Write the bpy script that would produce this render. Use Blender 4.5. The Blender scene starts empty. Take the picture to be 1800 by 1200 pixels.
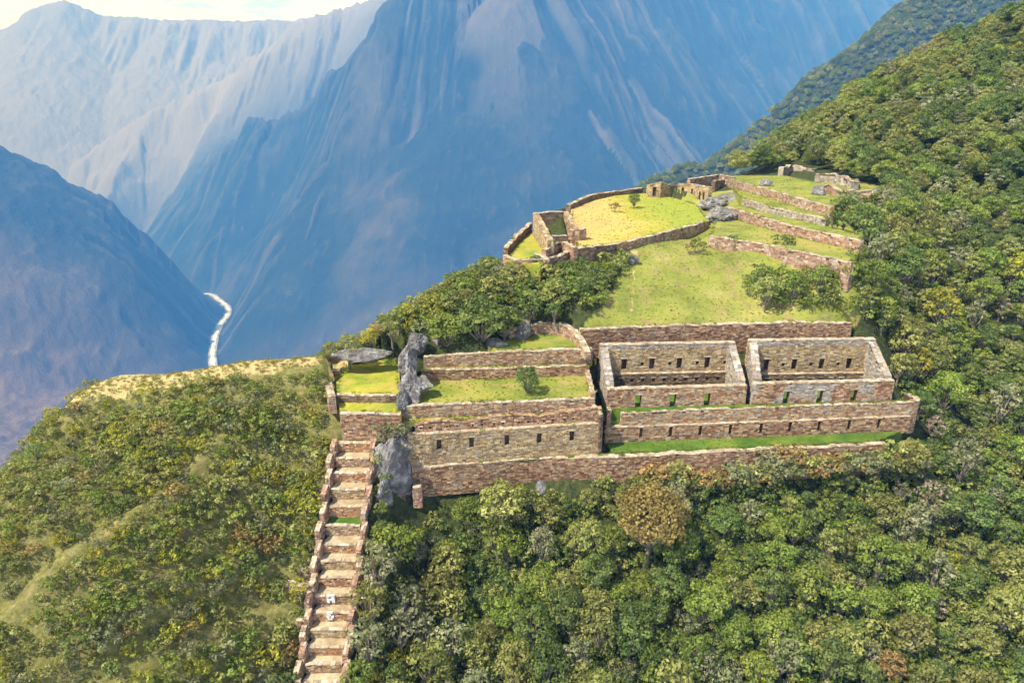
import bpy, bmesh, math, random, re
import numpy as np
from mathutils import Vector, Matrix, noise as mnoise

R = math.radians
C = bpy.context.scene.collection
rng = random.Random(7)
nr = np.random.RandomState(11)

# ------------------------------------------------------------------ camera
PITCH = 20.0
cam_d = bpy.data.cameras.new("camera")
cam_d.sensor_width = 36.0
cam_d.lens = 24.0
cam_d.clip_start = 0.5
cam_d.clip_end = 60000
cam = bpy.data.objects.new("camera", cam_d)
C.objects.link(cam)
cam.location = (0, 0, 0)
cam.rotation_euler = (R(90 - PITCH), 0, 0)
bpy.context.scene.camera = cam

# ------------------------------------------------------------------ light
SUN = Vector((-0.50, -0.30, 0.81)).normalized()
sd = bpy.data.lights.new("sun", 'SUN')
sd.energy = 4.6
sd.angle = R(0.6)
sd.color = (1.0, 0.94, 0.84)
sun = bpy.data.objects.new("sun", sd)
C.objects.link(sun)
sun.rotation_euler = SUN.to_track_quat('Z', 'Y').to_euler()

world = bpy.data.worlds.new("World")
bpy.context.scene.world = world
world.use_nodes = True
wt = world.node_tree
wt.nodes.clear()
wo = wt.nodes.new('ShaderNodeOutputWorld')
bg = wt.nodes.new('ShaderNodeBackground')
sky = wt.nodes.new('ShaderNodeTexSky')
sky.sky_type = 'NISHITA'
sky.sun_disc = False
sky.sun_elevation = math.asin(SUN.z)
sky.sun_rotation = math.atan2(SUN.x, SUN.y)
sky.altitude = 3000
sky.dust_density = 1.5
bg.inputs['Strength'].default_value = 0.15
# clouds of the sky itself
tc = wt.nodes.new('ShaderNodeTexCoord')
mp = wt.nodes.new('ShaderNodeMapping')
mp.inputs['Scale'].default_value = (8, 8, 34)
nz = wt.nodes.new('ShaderNodeTexNoise')
nz.inputs['Scale'].default_value = 2.2
nz.inputs['Detail'].default_value = 7
nz.inputs['Roughness'].default_value = 0.6
cr = wt.nodes.new('ShaderNodeValToRGB')
cr.color_ramp.elements[0].position = 0.42
cr.color_ramp.elements[0].color = (0.12, 0.12, 0.12, 1)
cr.color_ramp.elements[1].position = 0.72
mixw = wt.nodes.new('ShaderNodeMixRGB')
mixw.inputs[2].default_value = (6.3, 6.5, 6.8, 1)
wt.links.new(tc.outputs['Generated'], mp.inputs['Vector'])
wt.links.new(mp.outputs['Vector'], nz.inputs['Vector'])
sxw = wt.nodes.new('ShaderNodeSeparateXYZ'); wt.links.new(tc.outputs['Generated'], sxw.inputs[0])
mr = wt.nodes.new('ShaderNodeMapRange'); mr.inputs[1].default_value = 0.05; mr.inputs[2].default_value = 0.35; mr.inputs[3].default_value = 0.10; mr.inputs[4].default_value = -0.08
wt.links.new(sxw.outputs['Z'], mr.inputs[0])
adw = wt.nodes.new('ShaderNodeMath'); adw.operation = 'ADD'; wt.links.new(nz.outputs['Fac'], adw.inputs[0]); wt.links.new(mr.outputs[0], adw.inputs[1])
wt.links.new(adw.outputs[0], cr.inputs['Fac'])
wt.links.new(cr.outputs['Color'], mixw.inputs[0])
wt.links.new(sky.outputs['Color'], mixw.inputs[1])
wt.links.new(mixw.outputs[0], bg.inputs['Color'])
wt.links.new(bg.outputs[0], wo.inputs['Surface'])

sc = bpy.context.scene
sc.view_settings.view_transform = 'Standard'
sc.view_settings.look = 'None'
sc.view_settings.gamma = 1
sc.view_settings.exposure = 0.62
sc.render.engine = 'CYCLES'
cy = sc.cycles
cy.max_bounces = 5
cy.diffuse_bounces = 3
cy.glossy_bounces = 1
cy.transmission_bounces = 3
cy.volume_bounces = 0
cy.transparent_max_bounces = 4
cy.use_denoising = True
cy.use_adaptive_sampling = True
cy.adaptive_threshold = 0.02

# ------------------------------------------------------------------ helpers: place
cp, sp_ = math.cos(R(PITCH)), math.sin(R(PITCH))
def ray(u, v):
    a = (u - 900) / 1200.0; b = (600 - v) / 1200.0
    return (a, cp + b * sp_, -sp_ + b * cp)
def PY(u, v, Y):
    r = ray(u, v); s = Y / r[1]
    return (r[0] * s, Y, r[2] * s)
def PZ(u, v, z):
    r = ray(u, v); s = z / r[2]
    return (r[0] * s, r[1] * s, z)
def proj(x, y, z):
    d = y * cp - z * sp_
    b = y * sp_ + z * cp
    return 900 + 1200 * x / d, 600 - 1200 * b / d

# ------------------------------------------------------------------ helpers: noise
def _hash(ix, iy, seed):
    n = (ix.astype(np.int64) * 374761393 + iy.astype(np.int64) * 668265263 + seed * 974634777) & 0xffffffff
    n = ((n ^ (n >> 13)) * 1274126177) & 0xffffffff
    n = n ^ (n >> 16)
    return (n & 0xffff) / 65535.0
def vnoise(x, y, seed=0):
    ix = np.floor(x); iy = np.floor(y)
    fx = x - ix; fy = y - iy
    fx = fx * fx * fx * (fx * (fx * 6 - 15) + 10); fy = fy * fy * fy * (fy * (fy * 6 - 15) + 10)
    a = _hash(ix, iy, seed); b = _hash(ix + 1, iy, seed)
    c = _hash(ix, iy + 1, seed); d = _hash(ix + 1, iy + 1, seed)
    return ((a * (1 - fx) + b * fx) * (1 - fy) + (c * (1 - fx) + d * fx) * fy) * 2 - 1
def fbm(x, y, octv=4, seed=0, gain=0.5):
    s = 0; a = 1.0; t = 0
    for i in range(octv):
        c, s2 = math.cos(0.6 * i), math.sin(0.6 * i)
        s = s + a * vnoise((x * c - y * s2) * 2 ** i + 17.3 * i, (x * s2 + y * c) * 2 ** i - 9.1 * i, seed + i)
        t += a; a *= gain
    return s / t
def ridged(x, y, octv=4, seed=0):
    s = 0; a = 1.0; t = 0
    for i in range(octv):
        s = s + a * (1 - np.abs(vnoise(x * 2 ** i + 5.7 * i, y * 2 ** i + 3.1 * i, seed + i)) * 2)
        t += a; a *= 0.5
    return s / t

# ------------------------------------------------------------------ helpers: materials
def new_mat(name):
    m = bpy.data.materials.new(name); m.use_nodes = True
    t = m.node_tree; t.nodes.clear()
    out = t.nodes.new('ShaderNodeOutputMaterial')
    b = t.nodes.new('ShaderNodeBsdfPrincipled')
    b.inputs['Specular IOR Level'].default_value = 0.2
    b.inputs['Roughness'].default_value = 0.9
    t.links.new(b.outputs[0], out.inputs['Surface'])
    return m, t, b, out
def N(t, typ, **kw):
    n = t.nodes.new(typ)
    for k, v in kw.items():
        if k in n.inputs: n.inputs[k].default_value = v
        else: setattr(n, k, v)
    return n
def ramp(t, fac, stops):
    r = t.nodes.new('ShaderNodeValToRGB')
    el = r.color_ramp.elements
    while len(el) < len(stops): el.new(0.5)
    for e, (p, c) in zip(el, stops):
        e.position = p; e.color = (*c, 1) if len(c) == 3 else c
    t.links.new(fac, r.inputs['Fac'])
    return r.outputs['Color']
def mixc(t, fac, a, b, mode='MIX'):
    m = t.nodes.new('ShaderNodeMixRGB'); m.blend_type = mode
    for i, v in enumerate((fac, a, b)):
        if isinstance(v, bpy.types.NodeSocket): t.links.new(v, m.inputs[i])
        elif i == 0: m.inputs[0].default_value = v
        else: m.inputs[i].default_value = (*v, 1)
    return m.outputs[0]
def noise_tex(t, scale, detail=4, rough=0.55, coord='Object', mscale=None):
    c = t.nodes.new('ShaderNodeTexCoord')
    n = t.nodes.new('ShaderNodeTexNoise')
    n.inputs['Scale'].default_value = scale; n.inputs['Detail'].default_value = detail
    n.inputs['Roughness'].default_value = rough
    src = c.outputs[coord]
    if mscale:
        mm = t.nodes.new('ShaderNodeMapping'); mm.inputs['Scale'].default_value = mscale
        t.links.new(src, mm.inputs['Vector']); src = mm.outputs['Vector']
    t.links.new(src, n.inputs['Vector'])
    return n.outputs['Fac']
def bump(t, b, fac, strength=0.5, dist=0.1):
    n = t.nodes.new('ShaderNodeBump')
    n.inputs['Strength'].default_value = strength; n.inputs['Distance'].default_value = dist
    t.links.new(fac, n.inputs['Height']); t.links.new(n.outputs[0], b.inputs['Normal'])

# stone: each stone's own colour is stored on its faces
m_stone, t, b, _ = new_mat("stone_masonry")
at = N(t, 'ShaderNodeAttribute', attribute_name='col')
n1 = noise_tex(t, 3.0, 5, 0.65)
n2 = noise_tex(t, 0.35, 3)
c = mixc(t, 1.0, at.outputs['Color'], ramp(t, n1, [(0.3, (0.62, 0.6, 0.58)), (0.7, (1.25, 1.22, 1.15))]), 'MULTIPLY')
c = mixc(t, ramp(t, n2, [(0.52, (0, 0, 0)), (0.72, (0.35, 0.35, 0.35))]), c, (0.36, 0.29, 0.20))
n3_ = noise_tex(t, 0.6, 6, 0.7, mscale=(1, 1, 0.35))
c = mixc(t, ramp(t, n3_, [(0.55, (0, 0, 0)), (0.70, (0.6, 0.6, 0.6))]), c, (0.11, 0.075, 0.05))
t.links.new(c, b.inputs['Base Color']); bump(t, b, n1, 0.6, 0.06)

m_rock, t, b, _ = new_mat("weathered_rock")
n1 = noise_tex(t, 0.9, 6, 0.65); n2 = noise_tex(t, 4, 5, 0.7)
c = ramp(t, n1, [(0.3, (0.075, 0.07, 0.072)), (0.5, (0.20, 0.185, 0.185)), (0.68, (0.52, 0.49, 0.49))])
c = mixc(t, ramp(t, n2, [(0.5, (0, 0, 0)), (0.68, (0.7, 0.7, 0.7))]), c, (0.17, 0.14, 0.10))
ge = t.nodes.new('ShaderNodeNewGeometry'); sg = t.nodes.new('ShaderNodeSeparateXYZ'); t.links.new(ge.outputs['Normal'], sg.inputs[0])
ms_ = N(t, 'ShaderNodeMath', operation='MULTIPLY'); t.links.new(sg.outputs['Z'], ms_.inputs[0]); t.links.new(noise_tex(t, 1.7, 4, .6), ms_.inputs[1])
c = mixc(t, ramp(t, ms_.outputs[0], [(0.42, (0, 0, 0)), (0.52, (0.8, 0.8, 0.8))]), c, (0.17, 0.19, 0.05))
t.links.new(c, b.inputs['Base Color']); bump(t, b, n2, 0.8, 0.15)

m_white, t, b, _ = new_mat("white_quartz_stone")
n1 = noise_tex(t, 5, 4)
t.links.new(ramp(t, n1, [(0.3, (0.5, 0.5, 0.48)), (0.7, (0.85, 0.85, 0.82))]), b.inputs['Base Color'])

def grass_mat(name, c1, c2, c3, tan, tanpos=0.62, scale=0.12):
    m, t, b, _ = new_mat(name)
    a = noise_tex(t, scale, 5, 0.6); f = noise_tex(t, 2.2, 5, 0.7); g = noise_tex(t, scale * 2.3, 4, 0.6, mscale=(1, 1.3, 1))
    c = ramp(t, a, [(0.32, c1), (0.5, c2), (0.66, c3)])
    c = mixc(t, ramp(t, g, [(tanpos - 0.1, (0, 0, 0)), (tanpos + 0.1, (0.8, 0.8, 0.8))]), c, tan)
    c = mixc(t, 1.0, c, ramp(t, f, [(0.3, (0.8, 0.82, 0.8)), (0.7, (1.15, 1.12, 1.1))]), 'MULTIPLY')
    t.links.new(c, b.inputs['Base Color']); bump(t, b, f, 0.9, 0.12)
    return m
m_lawn = grass_mat("lawn_grass", (0.14, 0.19, 0.028), (0.26, 0.28, 0.045), (0.36, 0.33, 0.07), (0.40, 0.30, 0.11), 0.58)
m_green = grass_mat("lush_grass", (0.05, 0.11, 0.014), (0.085, 0.165, 0.02), (0.16, 0.22, 0.03), (0.2, 0.24, 0.05), 0.7, 0.3)
m_yellow = grass_mat("yellow_grass", (0.14, 0.24, 0.025), (0.34, 0.35, 0.035), (0.46, 0.41, 0.06), (0.48, 0.33, 0.10), 0.58, 0.22)
m_green2 = grass_mat("bright_grass", (0.11, 0.17, 0.022), (0.21, 0.26, 0.035), (0.31, 0.32, 0.05), (0.37, 0.30, 0.10), 0.56, 0.2)
m_plaza, t, b, _ = new_mat("plaza_grass")
a = noise_tex(t, 0.06, 4, 0.6); f = noise_tex(t, 1.5, 5, 0.7)
cc = t.nodes.new('ShaderNodeTexCoord'); sx = t.nodes.new('ShaderNodeSeparateXYZ')
t.links.new(cc.outputs['Object'], sx.inputs[0])
ma = N(t, 'ShaderNodeMath', operation='MULTIPLY_ADD'); t.links.new(sx.outputs['X'], ma.inputs[0]); ma.inputs[1].default_value = 0.022; ma.inputs[2].default_value = -0.42
mb = N(t, 'ShaderNodeMath', operation='ADD'); t.links.new(ma.outputs[0], mb.inputs[0]); t.links.new(a, mb.inputs[1])
c = ramp(t, mb.outputs[0], [(0.30, (0.58, 0.36, 0.13)), (0.48, (0.55, 0.41, 0.11)), (0.62, (0.40, 0.36, 0.05)), (0.8, (0.30, 0.34, 0.04))])
c = mixc(t, 1.0, c, ramp(t, f, [(0.3, (0.85, 0.85, 0.85)), (0.7, (1.1, 1.1, 1.08))]), 'MULTIPLY')
t.links.new(c, b.inputs['Base Color']); bump(t, b, f, 0.6, 0.1)

m_tread, t, b, _ = new_mat("dry_terrace_earth")
f = noise_tex(t, 2.5, 5, 0.7); g = noise_tex(t, 0.5, 3)
c = ramp(t, g, [(0.35, (0.36, 0.275, 0.165)), (0.6, (0.52, 0.43, 0.29))])
c = mixc(t, 1.0, c, ramp(t, f, [(0.3, (0.7, 0.7, 0.65)), (0.7, (1.2, 1.2, 1.15))]), 'MULTIPLY')
t.links.new(c, b.inputs['Base Color']); bump(t, b, f, 0.8, 0.1)

# near terrain: masks painted by where grass, dry earth and forest floor lie
m_terr, t, b, _ = new_mat("hillside_ground")
am = N(t, 'ShaderNodeAttribute', attribute_name='mask')
sp3 = t.nodes.new('ShaderNodeSeparateColor'); t.links.new(am.outputs['Color'], sp3.inputs[0])
f = noise_tex(t, 1.6, 6, 0.7); g = noise_tex(t, 0.13, 5, 0.62); h = noise_tex(t, 0.35, 5, 0.7)
forest = ramp(t, f, [(0.3, (0.02, 0.03, 0.010)), (0.55, (0.06, 0.075, 0.022)), (0.75, (0.13, 0.12, 0.05))])
shr = ramp(t, f, [(0.3, (0.09, 0.10, 0.025)), (0.5, (0.20, 0.19, 0.055)), (0.72, (0.36, 0.30, 0.12))])
shr = mixc(t, ramp(t, h, [(0.55, (0, 0, 0)), (0.7, (0.7, 0.7, 0.7))]), shr, (0.22, 0.15, 0.08))
mead = ramp(t, g, [(0.33, (0.16, 0.20, 0.035)), (0.5, (0.27, 0.29, 0.055)), (0.66, (0.37, 0.34, 0.10))])
mead = mixc(t, ramp(t, h, [(0.50, (0, 0, 0)), (0.68, (0.75, 0.75, 0.75))]), mead, (0.32, 0.23, 0.11))
mead = mixc(t, 1.0, mead, ramp(t, f, [(0.3, (0.8, 0.8, 0.78)), (0.7, (1.15, 1.13, 1.12))]), 'MULTIPLY')
tan = ramp(t, f, [(0.3, (0.34, 0.27, 0.11)), (0.6, (0.58, 0.46, 0.20))])
c = mixc(t, sp3.outputs[2], forest, shr)
def noisy(fac):
    q = N(t, 'ShaderNodeMath', operation='ADD'); t.links.new(fac, q.inputs[0])
    q2 = N(t, 'ShaderNodeMath', operation='MULTIPLY_ADD'); t.links.new(h, q2.inputs[0]); q2.inputs[1].default_value = 1.0; q2.inputs[2].default_value = -0.5
    t.links.new(q2.outputs[0], q.inputs[1])
    return ramp(t, q.outputs[0], [(0.42, (0, 0, 0)), (0.58, (1, 1, 1))])
c = mixc(t, noisy(sp3.outputs[0]), c, mead)
c = mixc(t, noisy(sp3.outputs[1]), c, tan)
t.links.new(c, b.inputs['Base Color']); bump(t, b, f, 1.0, 0.25)

m_bark, t, b, _ = new_mat("pale_bark")
f = noise_tex(t, 3, 4)
t.links.new(ramp(t, f, [(0.3, (0.12, 0.09, 0.07)), (0.7, (0.34, 0.29, 0.23))]), b.inputs['Base Color'])

def leaf_mat(name, dark, mid, light, hue=0.014, val=0.25):
    m = bpy.data.materials.new(name); m.use_nodes = True
    t = m.node_tree; t.nodes.clear()
    out = t.nodes.new('ShaderNodeOutputMaterial')
    d = t.nodes.new('ShaderNodeBsdfPrincipled'); d.inputs['Roughness'].default_value = 0.65; d.inputs['Specular IOR Level'].default_value = 0.25
    tr = t.nodes.new('ShaderNodeBsdfTranslucent')
    mx = t.nodes.new('ShaderNodeMixShader'); mx.inputs[0].default_value = 0.36
    a = N(t, 'ShaderNodeAttribute', attribute_name='tone')
    c = ramp(t, a.outputs['Fac'], [(0.0, dark), (0.5, mid), (1.0, light)])
    oi = t.nodes.new('ShaderNodeObjectInfo')
    hs = t.nodes.new('ShaderNodeHueSaturation')
    def lin(k, o):
        q = N(t, 'ShaderNodeMath', operation='MULTIPLY_ADD'); t.links.new(oi.outputs['Random'], q.inputs[0]); q.inputs[1].default_value = k; q.inputs[2].default_value = o
        return q.outputs[0]
    t.links.new(lin(hue * 2, 0.5 - hue), hs.inputs['Hue'])
    q = N(t, 'ShaderNodeMath', operation='MULTIPLY'); t.links.new(oi.outputs['Random'], q.inputs[0]); q.inputs[1].default_value = 7.13
    q2 = N(t, 'ShaderNodeMath', operation='FRACT'); t.links.new(q.outputs[0], q2.inputs[0])
    q3 = N(t, 'ShaderNodeMath', operation='MULTIPLY_ADD'); t.links.new(q2.outputs[0], q3.inputs[0]); q3.inputs[1].default_value = val * 2; q3.inputs[2].default_value = 1.0 - val
    t.links.new(q3.outputs[0], hs.inputs['Value'])
    t.links.new(c, hs.inputs['Color'])
    t.links.new(hs.outputs[0], d.inputs['Base Color']); t.links.new(hs.outputs[0], tr.inputs['Color'])
    t.links.new(d.outputs[0], mx.inputs[1]); t.links.new(tr.outputs[0], mx.inputs[2])
    t.links.new(mx.outputs[0], out.inputs['Surface'])
    return m
LM = {
 'dark':   leaf_mat("dark_green_leaves", (0.065, 0.10, 0.026), (0.155, 0.215, 0.052), (0.29, 0.35, 0.095)),
 'green':  leaf_mat("fresh_green_leaves", (0.09, 0.135, 0.022), (0.22, 0.285, 0.046), (0.40, 0.45, 0.10)),
 'olive':  leaf_mat("olive_leaves", (0.13, 0.145, 0.034), (0.31, 0.325, 0.085), (0.51, 0.505, 0.17)),
 'pale':   leaf_mat("pale_grey_green_leaves", (0.14, 0.16, 0.07), (0.30, 0.31, 0.15), (0.47, 0.46, 0.25)),
 'yellow': leaf_mat("yellow_green_leaves", (0.17, 0.18, 0.018), (0.37, 0.36, 0.04), (0.55, 0.50, 0.08)),
 'brown':  leaf_mat("russet_leaves", (0.17, 0.115, 0.04), (0.37, 0.25, 0.085), (0.52, 0.38, 0.15)),
 'twig':   leaf_mat("dry_twigs", (0.16, 0.12, 0.08), (0.34, 0.27, 0.19), (0.50, 0.42, 0.30), 0.015),
}

# ------------------------------------------------------------------ helpers: objects
def link(o, parent=None):
    C.objects.link(o)
    if parent: o.parent = parent
    return o
def mesh_obj(name, verts, faces, mat, parent=None, col=None, tone=None, smooth=False, origin=None):
    me = bpy.data.meshes.new(name)
    if origin is not None:
        verts = [(v[0] - origin[0], v[1] - origin[1], v[2] - origin[2]) for v in verts]
    me.from_pydata(verts, [], faces)
    me.materials.append(mat)
    if col is not None:
        a = me.attributes.new('col', 'FLOAT_COLOR', 'FACE')
        a.data.foreach_set('color', np.array([(*c, 1.0) for c in col], dtype=np.float32).ravel())
    if tone is not None:
        a = me.attributes.new('tone', 'FLOAT', 'FACE')
        a.data.foreach_set('value', np.array(tone, dtype=np.float32))
    if smooth: me.polygons.foreach_set('use_smooth', [True] * len(me.polygons))
    me.update()
    o = bpy.data.objects.new(name, me)
    if origin is not None: o.location = origin
    return link(o, parent)
def tag(o, label=None, cat=None, group=None, kind=None):
    if label: o['label'] = label
    if cat: o['category'] = cat
    if group: o['group'] = group
    if kind: o['kind'] = kind
    return o
def empty(name, loc, rz=0):
    o = bpy.data.objects.new(name, None); o.location = loc; o.rotation_euler = (0, 0, rz)
    o.empty_display_size = 0.3
    return link(o)
def copy_tree(o, parent=None):
    c = o.copy(); C.objects.link(c); c.parent = parent
    for ch in list(o.children): copy_tree(ch, c)
    return c

# ------------------------------------------------------------------ stone walls
PAL = {
 'red':  [((0.30, 0.165, 0.10), 4), ((0.42, 0.27, 0.16), 5), ((0.21, 0.11, 0.075), 2), ((0.52, 0.37, 0.23), 3), ((0.36, 0.28, 0.22), 1)],
 'tan':  [((0.46, 0.34, 0.18), 5), ((0.38, 0.27, 0.15), 3), ((0.54, 0.43, 0.26), 3), ((0.29, 0.19, 0.12), 2), ((0.36, 0.32, 0.26), 1)],
 'grey': [((0.38, 0.345, 0.31), 4), ((0.47, 0.44, 0.40), 3), ((0.30, 0.25, 0.21), 2), ((0.44, 0.35, 0.24), 2)],
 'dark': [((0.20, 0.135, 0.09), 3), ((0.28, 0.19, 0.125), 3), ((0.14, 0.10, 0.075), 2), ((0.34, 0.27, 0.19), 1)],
 'pink': [((0.46, 0.29, 0.205), 3), ((0.37, 0.225, 0.155), 3), ((0.50, 0.41, 0.33), 2), ((0.25, 0.165, 0.12), 1)],
 'mix':  [((0.33, 0.18, 0.11), 3), ((0.46, 0.31, 0.18), 3), ((0.50, 0.40, 0.27), 2), ((0.33, 0.28, 0.22), 2)],
 'rust': [((0.42, 0.22, 0.11), 4), ((0.50, 0.31, 0.17), 3), ((0.30, 0.17, 0.10), 2), ((0.54, 0.42, 0.28), 2)],
 'cap':  [((0.52, 0.44, 0.32), 4), ((0.46, 0.37, 0.25), 3), ((0.60, 0.53, 0.42), 2), ((0.34, 0.26, 0.18), 1)],
}
def pick(pal):
    p = PAL[pal]; k = rng.uniform(0, sum(w for _, w in p))
    for c, w in p:
        k -= w
        if k <= 0: break
    f = rng.uniform(0.8, 1.2)
    return tuple(min(0.8, x * f) for x in c)
class MB:
    def __init__(s): s.v = []; s.f = []; s.c = []
    def hexa(s, p, col, faces=(0, 1, 2, 3, 4, 5)):
        # p: 8 pts, bottom 0-3 ccw, top 4-7
        o = len(s.v); s.v += [tuple(q) for q in p]
        F = [(0, 3, 2, 1), (4, 5, 6, 7), (0, 1, 5, 4), (1, 2, 6, 5), (2, 3, 7, 6), (3, 0, 4, 7)]
        for i in faces:
            s.f.append(tuple(o + k for k in F[i])); s.c.append(col)
    def build(s, name, mat, parent=None, origin=None, smooth=False):
        return mesh_obj(name, s.v, s.f, mat, parent, col=s.c, origin=origin, smooth=smooth)
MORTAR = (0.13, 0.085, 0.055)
def sbox(mb, a, d, n, s0, s1, t0, t1, z0, z1, col, jit=0.0, z1b=None, z0b=None):
    """box along unit d from s0..s1, along n (front positive) t0..t1, z0..z1 (z1b: top at s1)"""
    if z1b is None: z1b = z1
    if z0b is None: z0b = z0
    J = (lambda: rng.uniform(-jit, jit)) if jit else (lambda: 0.0)
    def P(s, tt, z): return (a[0] + d[0] * (s + J()) + n[0] * (tt + J()), a[1] + d[1] * (s + J()) + n[1] * (tt + J()), z + J())
    mb.hexa([P(s0, t0, z0), P(s1, t0, z0b), P(s1, t1, z0b), P(s0, t1, z0), P(s0, t0, z1), P(s1, t0, z1b), P(s1, t1, z1b), P(s0, t1, z1)], col)
def face_stones(mb, a, d, n, L, zb, zt, toff, pal, ops=(), rough=0.0, size=1.0, side=1, band=None):
    """lay stones on the plane offset toff along n*side. zt: function of s; ops: (s0,s1,z0,z1)"""
    z = zb
    zmax = max(zt(0), zt(L), zt(L / 2))
    while z < zmax:
        h = rng.uniform(0.17, 0.30) * size
        s = -rng.uniform(0, 0.3)
        while s < L:
            w = rng.uniform(0.26, 0.68) * size
            s0, s1 = max(0, s), min(L, s + w)
            s += w
            if s1 - s0 < 0.06: continue
            zm = zt((s0 + s1) / 2)
            if z + h * 0.6 > zm: continue
            segs = [(s0, s1)]
            for (o0, o1, oz0, oz1) in ops:
                if z + h > oz0 + 0.05 and z < oz1 - 0.05:
                    ns = []
                    for (q0, q1) in segs:
                        if q1 <= o0 or q0 >= o1: ns.append((q0, q1))
                        else:
                            if q0 < o0 - 0.05: ns.append((q0, o0))
                            if q1 > o1 + 0.05: ns.append((o1, q1))
                    segs = ns
            if rng.random() < rough and z + 1.6 * h > zm: continue
            for (q0, q1) in segs:
                p = rng.uniform(0.03, 0.10)
                pl = pal
                if band: pl = band(q0, z) or pal
                t0, t1 = (toff - 0.02, toff + p) if side > 0 else (toff - p, toff + 0.02)
                sbox(mb, a, d, n, q0 + 0.012, q1 - 0.012, t0, t1, z + 0.012, min(z + h - 0.012, zm + 0.02), pick(pl), 0.018)
        z += h
def core(mb, a, d, n, L, zb, zt, t0, t1, ops, niche=0.0):
    """t0 back .. t1 front; niche 0 = openings go through"""
    br = sorted(set([0.0, L] + [max(0, min(L, q)) for o in ops for q in (o[0], o[1])]))
    k = int(L / 2.5) + 1
    br = sorted(set(br + [L * i / k for i in range(k + 1) if not any(o[0] < L * i / k < o[1] for o in ops)]))
    for s0, s1 in zip(br[:-1], br[1:]):
        if s1 - s0 < 1e-4: continue
        m = (s0 + s1) / 2
        oo = [o for o in ops if o[0] <= m <= o[1]]
        if not oo:
            sbox(mb, a, d, n, s0, s1, t0, t1, zb, zt(s0), MORTAR, z1b=zt(s1)); continue
        tb = t1 - niche if niche else t1
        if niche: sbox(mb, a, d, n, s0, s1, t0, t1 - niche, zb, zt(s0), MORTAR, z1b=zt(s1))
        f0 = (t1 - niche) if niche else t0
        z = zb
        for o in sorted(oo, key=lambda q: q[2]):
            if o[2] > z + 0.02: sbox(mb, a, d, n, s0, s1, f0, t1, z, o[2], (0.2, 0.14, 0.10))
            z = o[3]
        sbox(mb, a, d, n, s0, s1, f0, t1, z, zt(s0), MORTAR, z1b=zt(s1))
WALLTOP = []
def stone_wall(name, pts, zb, zt, thick=0.6, pal='red', ops=None, niche=0.0, label=None, cat='stone wall', group=None,
               back=True, ends=(True, True), cap='cap', rough=0.14, wavy=0.19, size=1.0, flip=False, parent=None, mb=None, band=None, capw=0.0):
    """pts: 2D or 3D polyline along the FRONT face, left to right as seen from the front.
    zb, zt: number or per-point list. ops: {segment: [(s0,s1,z0,z1)]}"""
    own = mb is None
    if parent is None: WALLTOP.append((pts, zt, thick, flip))
    if own: mb = MB()
    cm = MB()
    n_ = len(pts)
    zbs = zb if isinstance(zb, (list, tuple)) else [zb] * n_
    zts = zt if isinstance(zt, (list, tuple)) else [zt] * n_
    ph = rng.uniform(0, 100)
    for i in range(n_ - 1):
        a, e = pts[i], pts[i + 1]
        L = math.hypot(e[0] - a[0], e[1] - a[1])
        if L < 0.05: continue
        d = ((e[0] - a[0]) / L, (e[1] - a[1]) / L)
        n = (d[1], -d[0])
        if flip: n = (-n[0], -n[1])
        za, ze = zts[i], zts[i + 1]
        def ztf(s, za=za, ze=ze, L=L, i=i):
            w = 0 if wavy == 0 else wavy * (mnoise.noise((s * 0.45 + ph + i * 7.7, 0.3, 0)) + 0.5 * mnoise.noise((s * 1.7 + ph, 1.3, 0)))
            return za + (ze - za) * max(0, min(1, s / L)) + w
        zbb = min(zbs[i], zbs[i + 1])
        o = (ops or {}).get(i, [])
        core(mb, a, d, n, L, zbb, lambda s: ztf(s) - 0.08, -thick, -0.06, o, niche)
        face_stones(mb, a, d, n, L, zbb, ztf, -0.06, pal, o, rough, size, 1, band)
        if back: face_stones(mb, a, d, n, L, zbb, ztf, -thick, pal, [] if niche else o, rough, size * 1.2, -1)
        for (o0, o1, q0, q1) in o:      # lintels
            sbox(mb, a, d, n, o0 - 0.15, o1 + 0.15, -0.35 if niche == 0 else -0.1, 0.06, q1, q1 + 0.16, pick('cap' if rng.random() < .5 else pal), 0.012)
        for k, en in enumerate((ends[0] and i == 0, ends[1] and i == n_ - 2)):
            if not en: continue
            s = 0 if k == 0 else L
            q = (a[0] + d[0] * s - n[0] * (thick if k == 0 else 0), a[1] + d[1] * s - n[1] * (thick if k == 0 else 0))
            dd = n if k == 0 else (-n[0], -n[1])
            nn = (-d[0], -d[1]) if k == 0 else d
            zz = ztf(s)
            face_stones(mb, q, dd, nn, thick, zbb, lambda _s, zz=zz: zz, 0.0, pal, [], 0, size)
        if cap:
            s = 0.0
            while s < L:
                w = rng.uniform(0.3, 0.8) * size; s1 = min(L, s + w)
                if s1 - s > 0.1:
                    zc = ztf(s + .01) - 0.07; zc1 = ztf(s1 - .01) - 0.07; hh_ = rng.uniform(0.07, 0.15)
                    if abs(zc1 - zc) < 0.06: zc = zc1 = (zc + zc1) / 2
                    nt = 2 if thick > 0.45 else 1
                    tt = thick + 0.04 + capw
                    for q in range(nt):
                        sbox(cm, a, d, n, s + 0.01, s1 - 0.01, 0.04 - tt * (q + 1) / nt + 0.01, 0.04 - tt * q / nt - 0.01, zc, zc + hh_, pick(cap), 0.02, z1b=zc1 + hh_, z0b=zc1)
                s = s1
    if not own:
        mb.v_off = len(mb.v)
        o_ = len(mb.v); mb.v += cm.v; mb.f += [tuple(o_ + k for k in f) for f in cm.f]; mb.c += cm.c
        return None
    org = (pts[0][0], pts[0][1], zbs[0])
    if parent is not None:
        w = mb.build(name, m_stone, parent)
        if cap: cm.build('coping', m_stone, w)
        return w
    w = mb.build(name, m_stone, origin=org)
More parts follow.
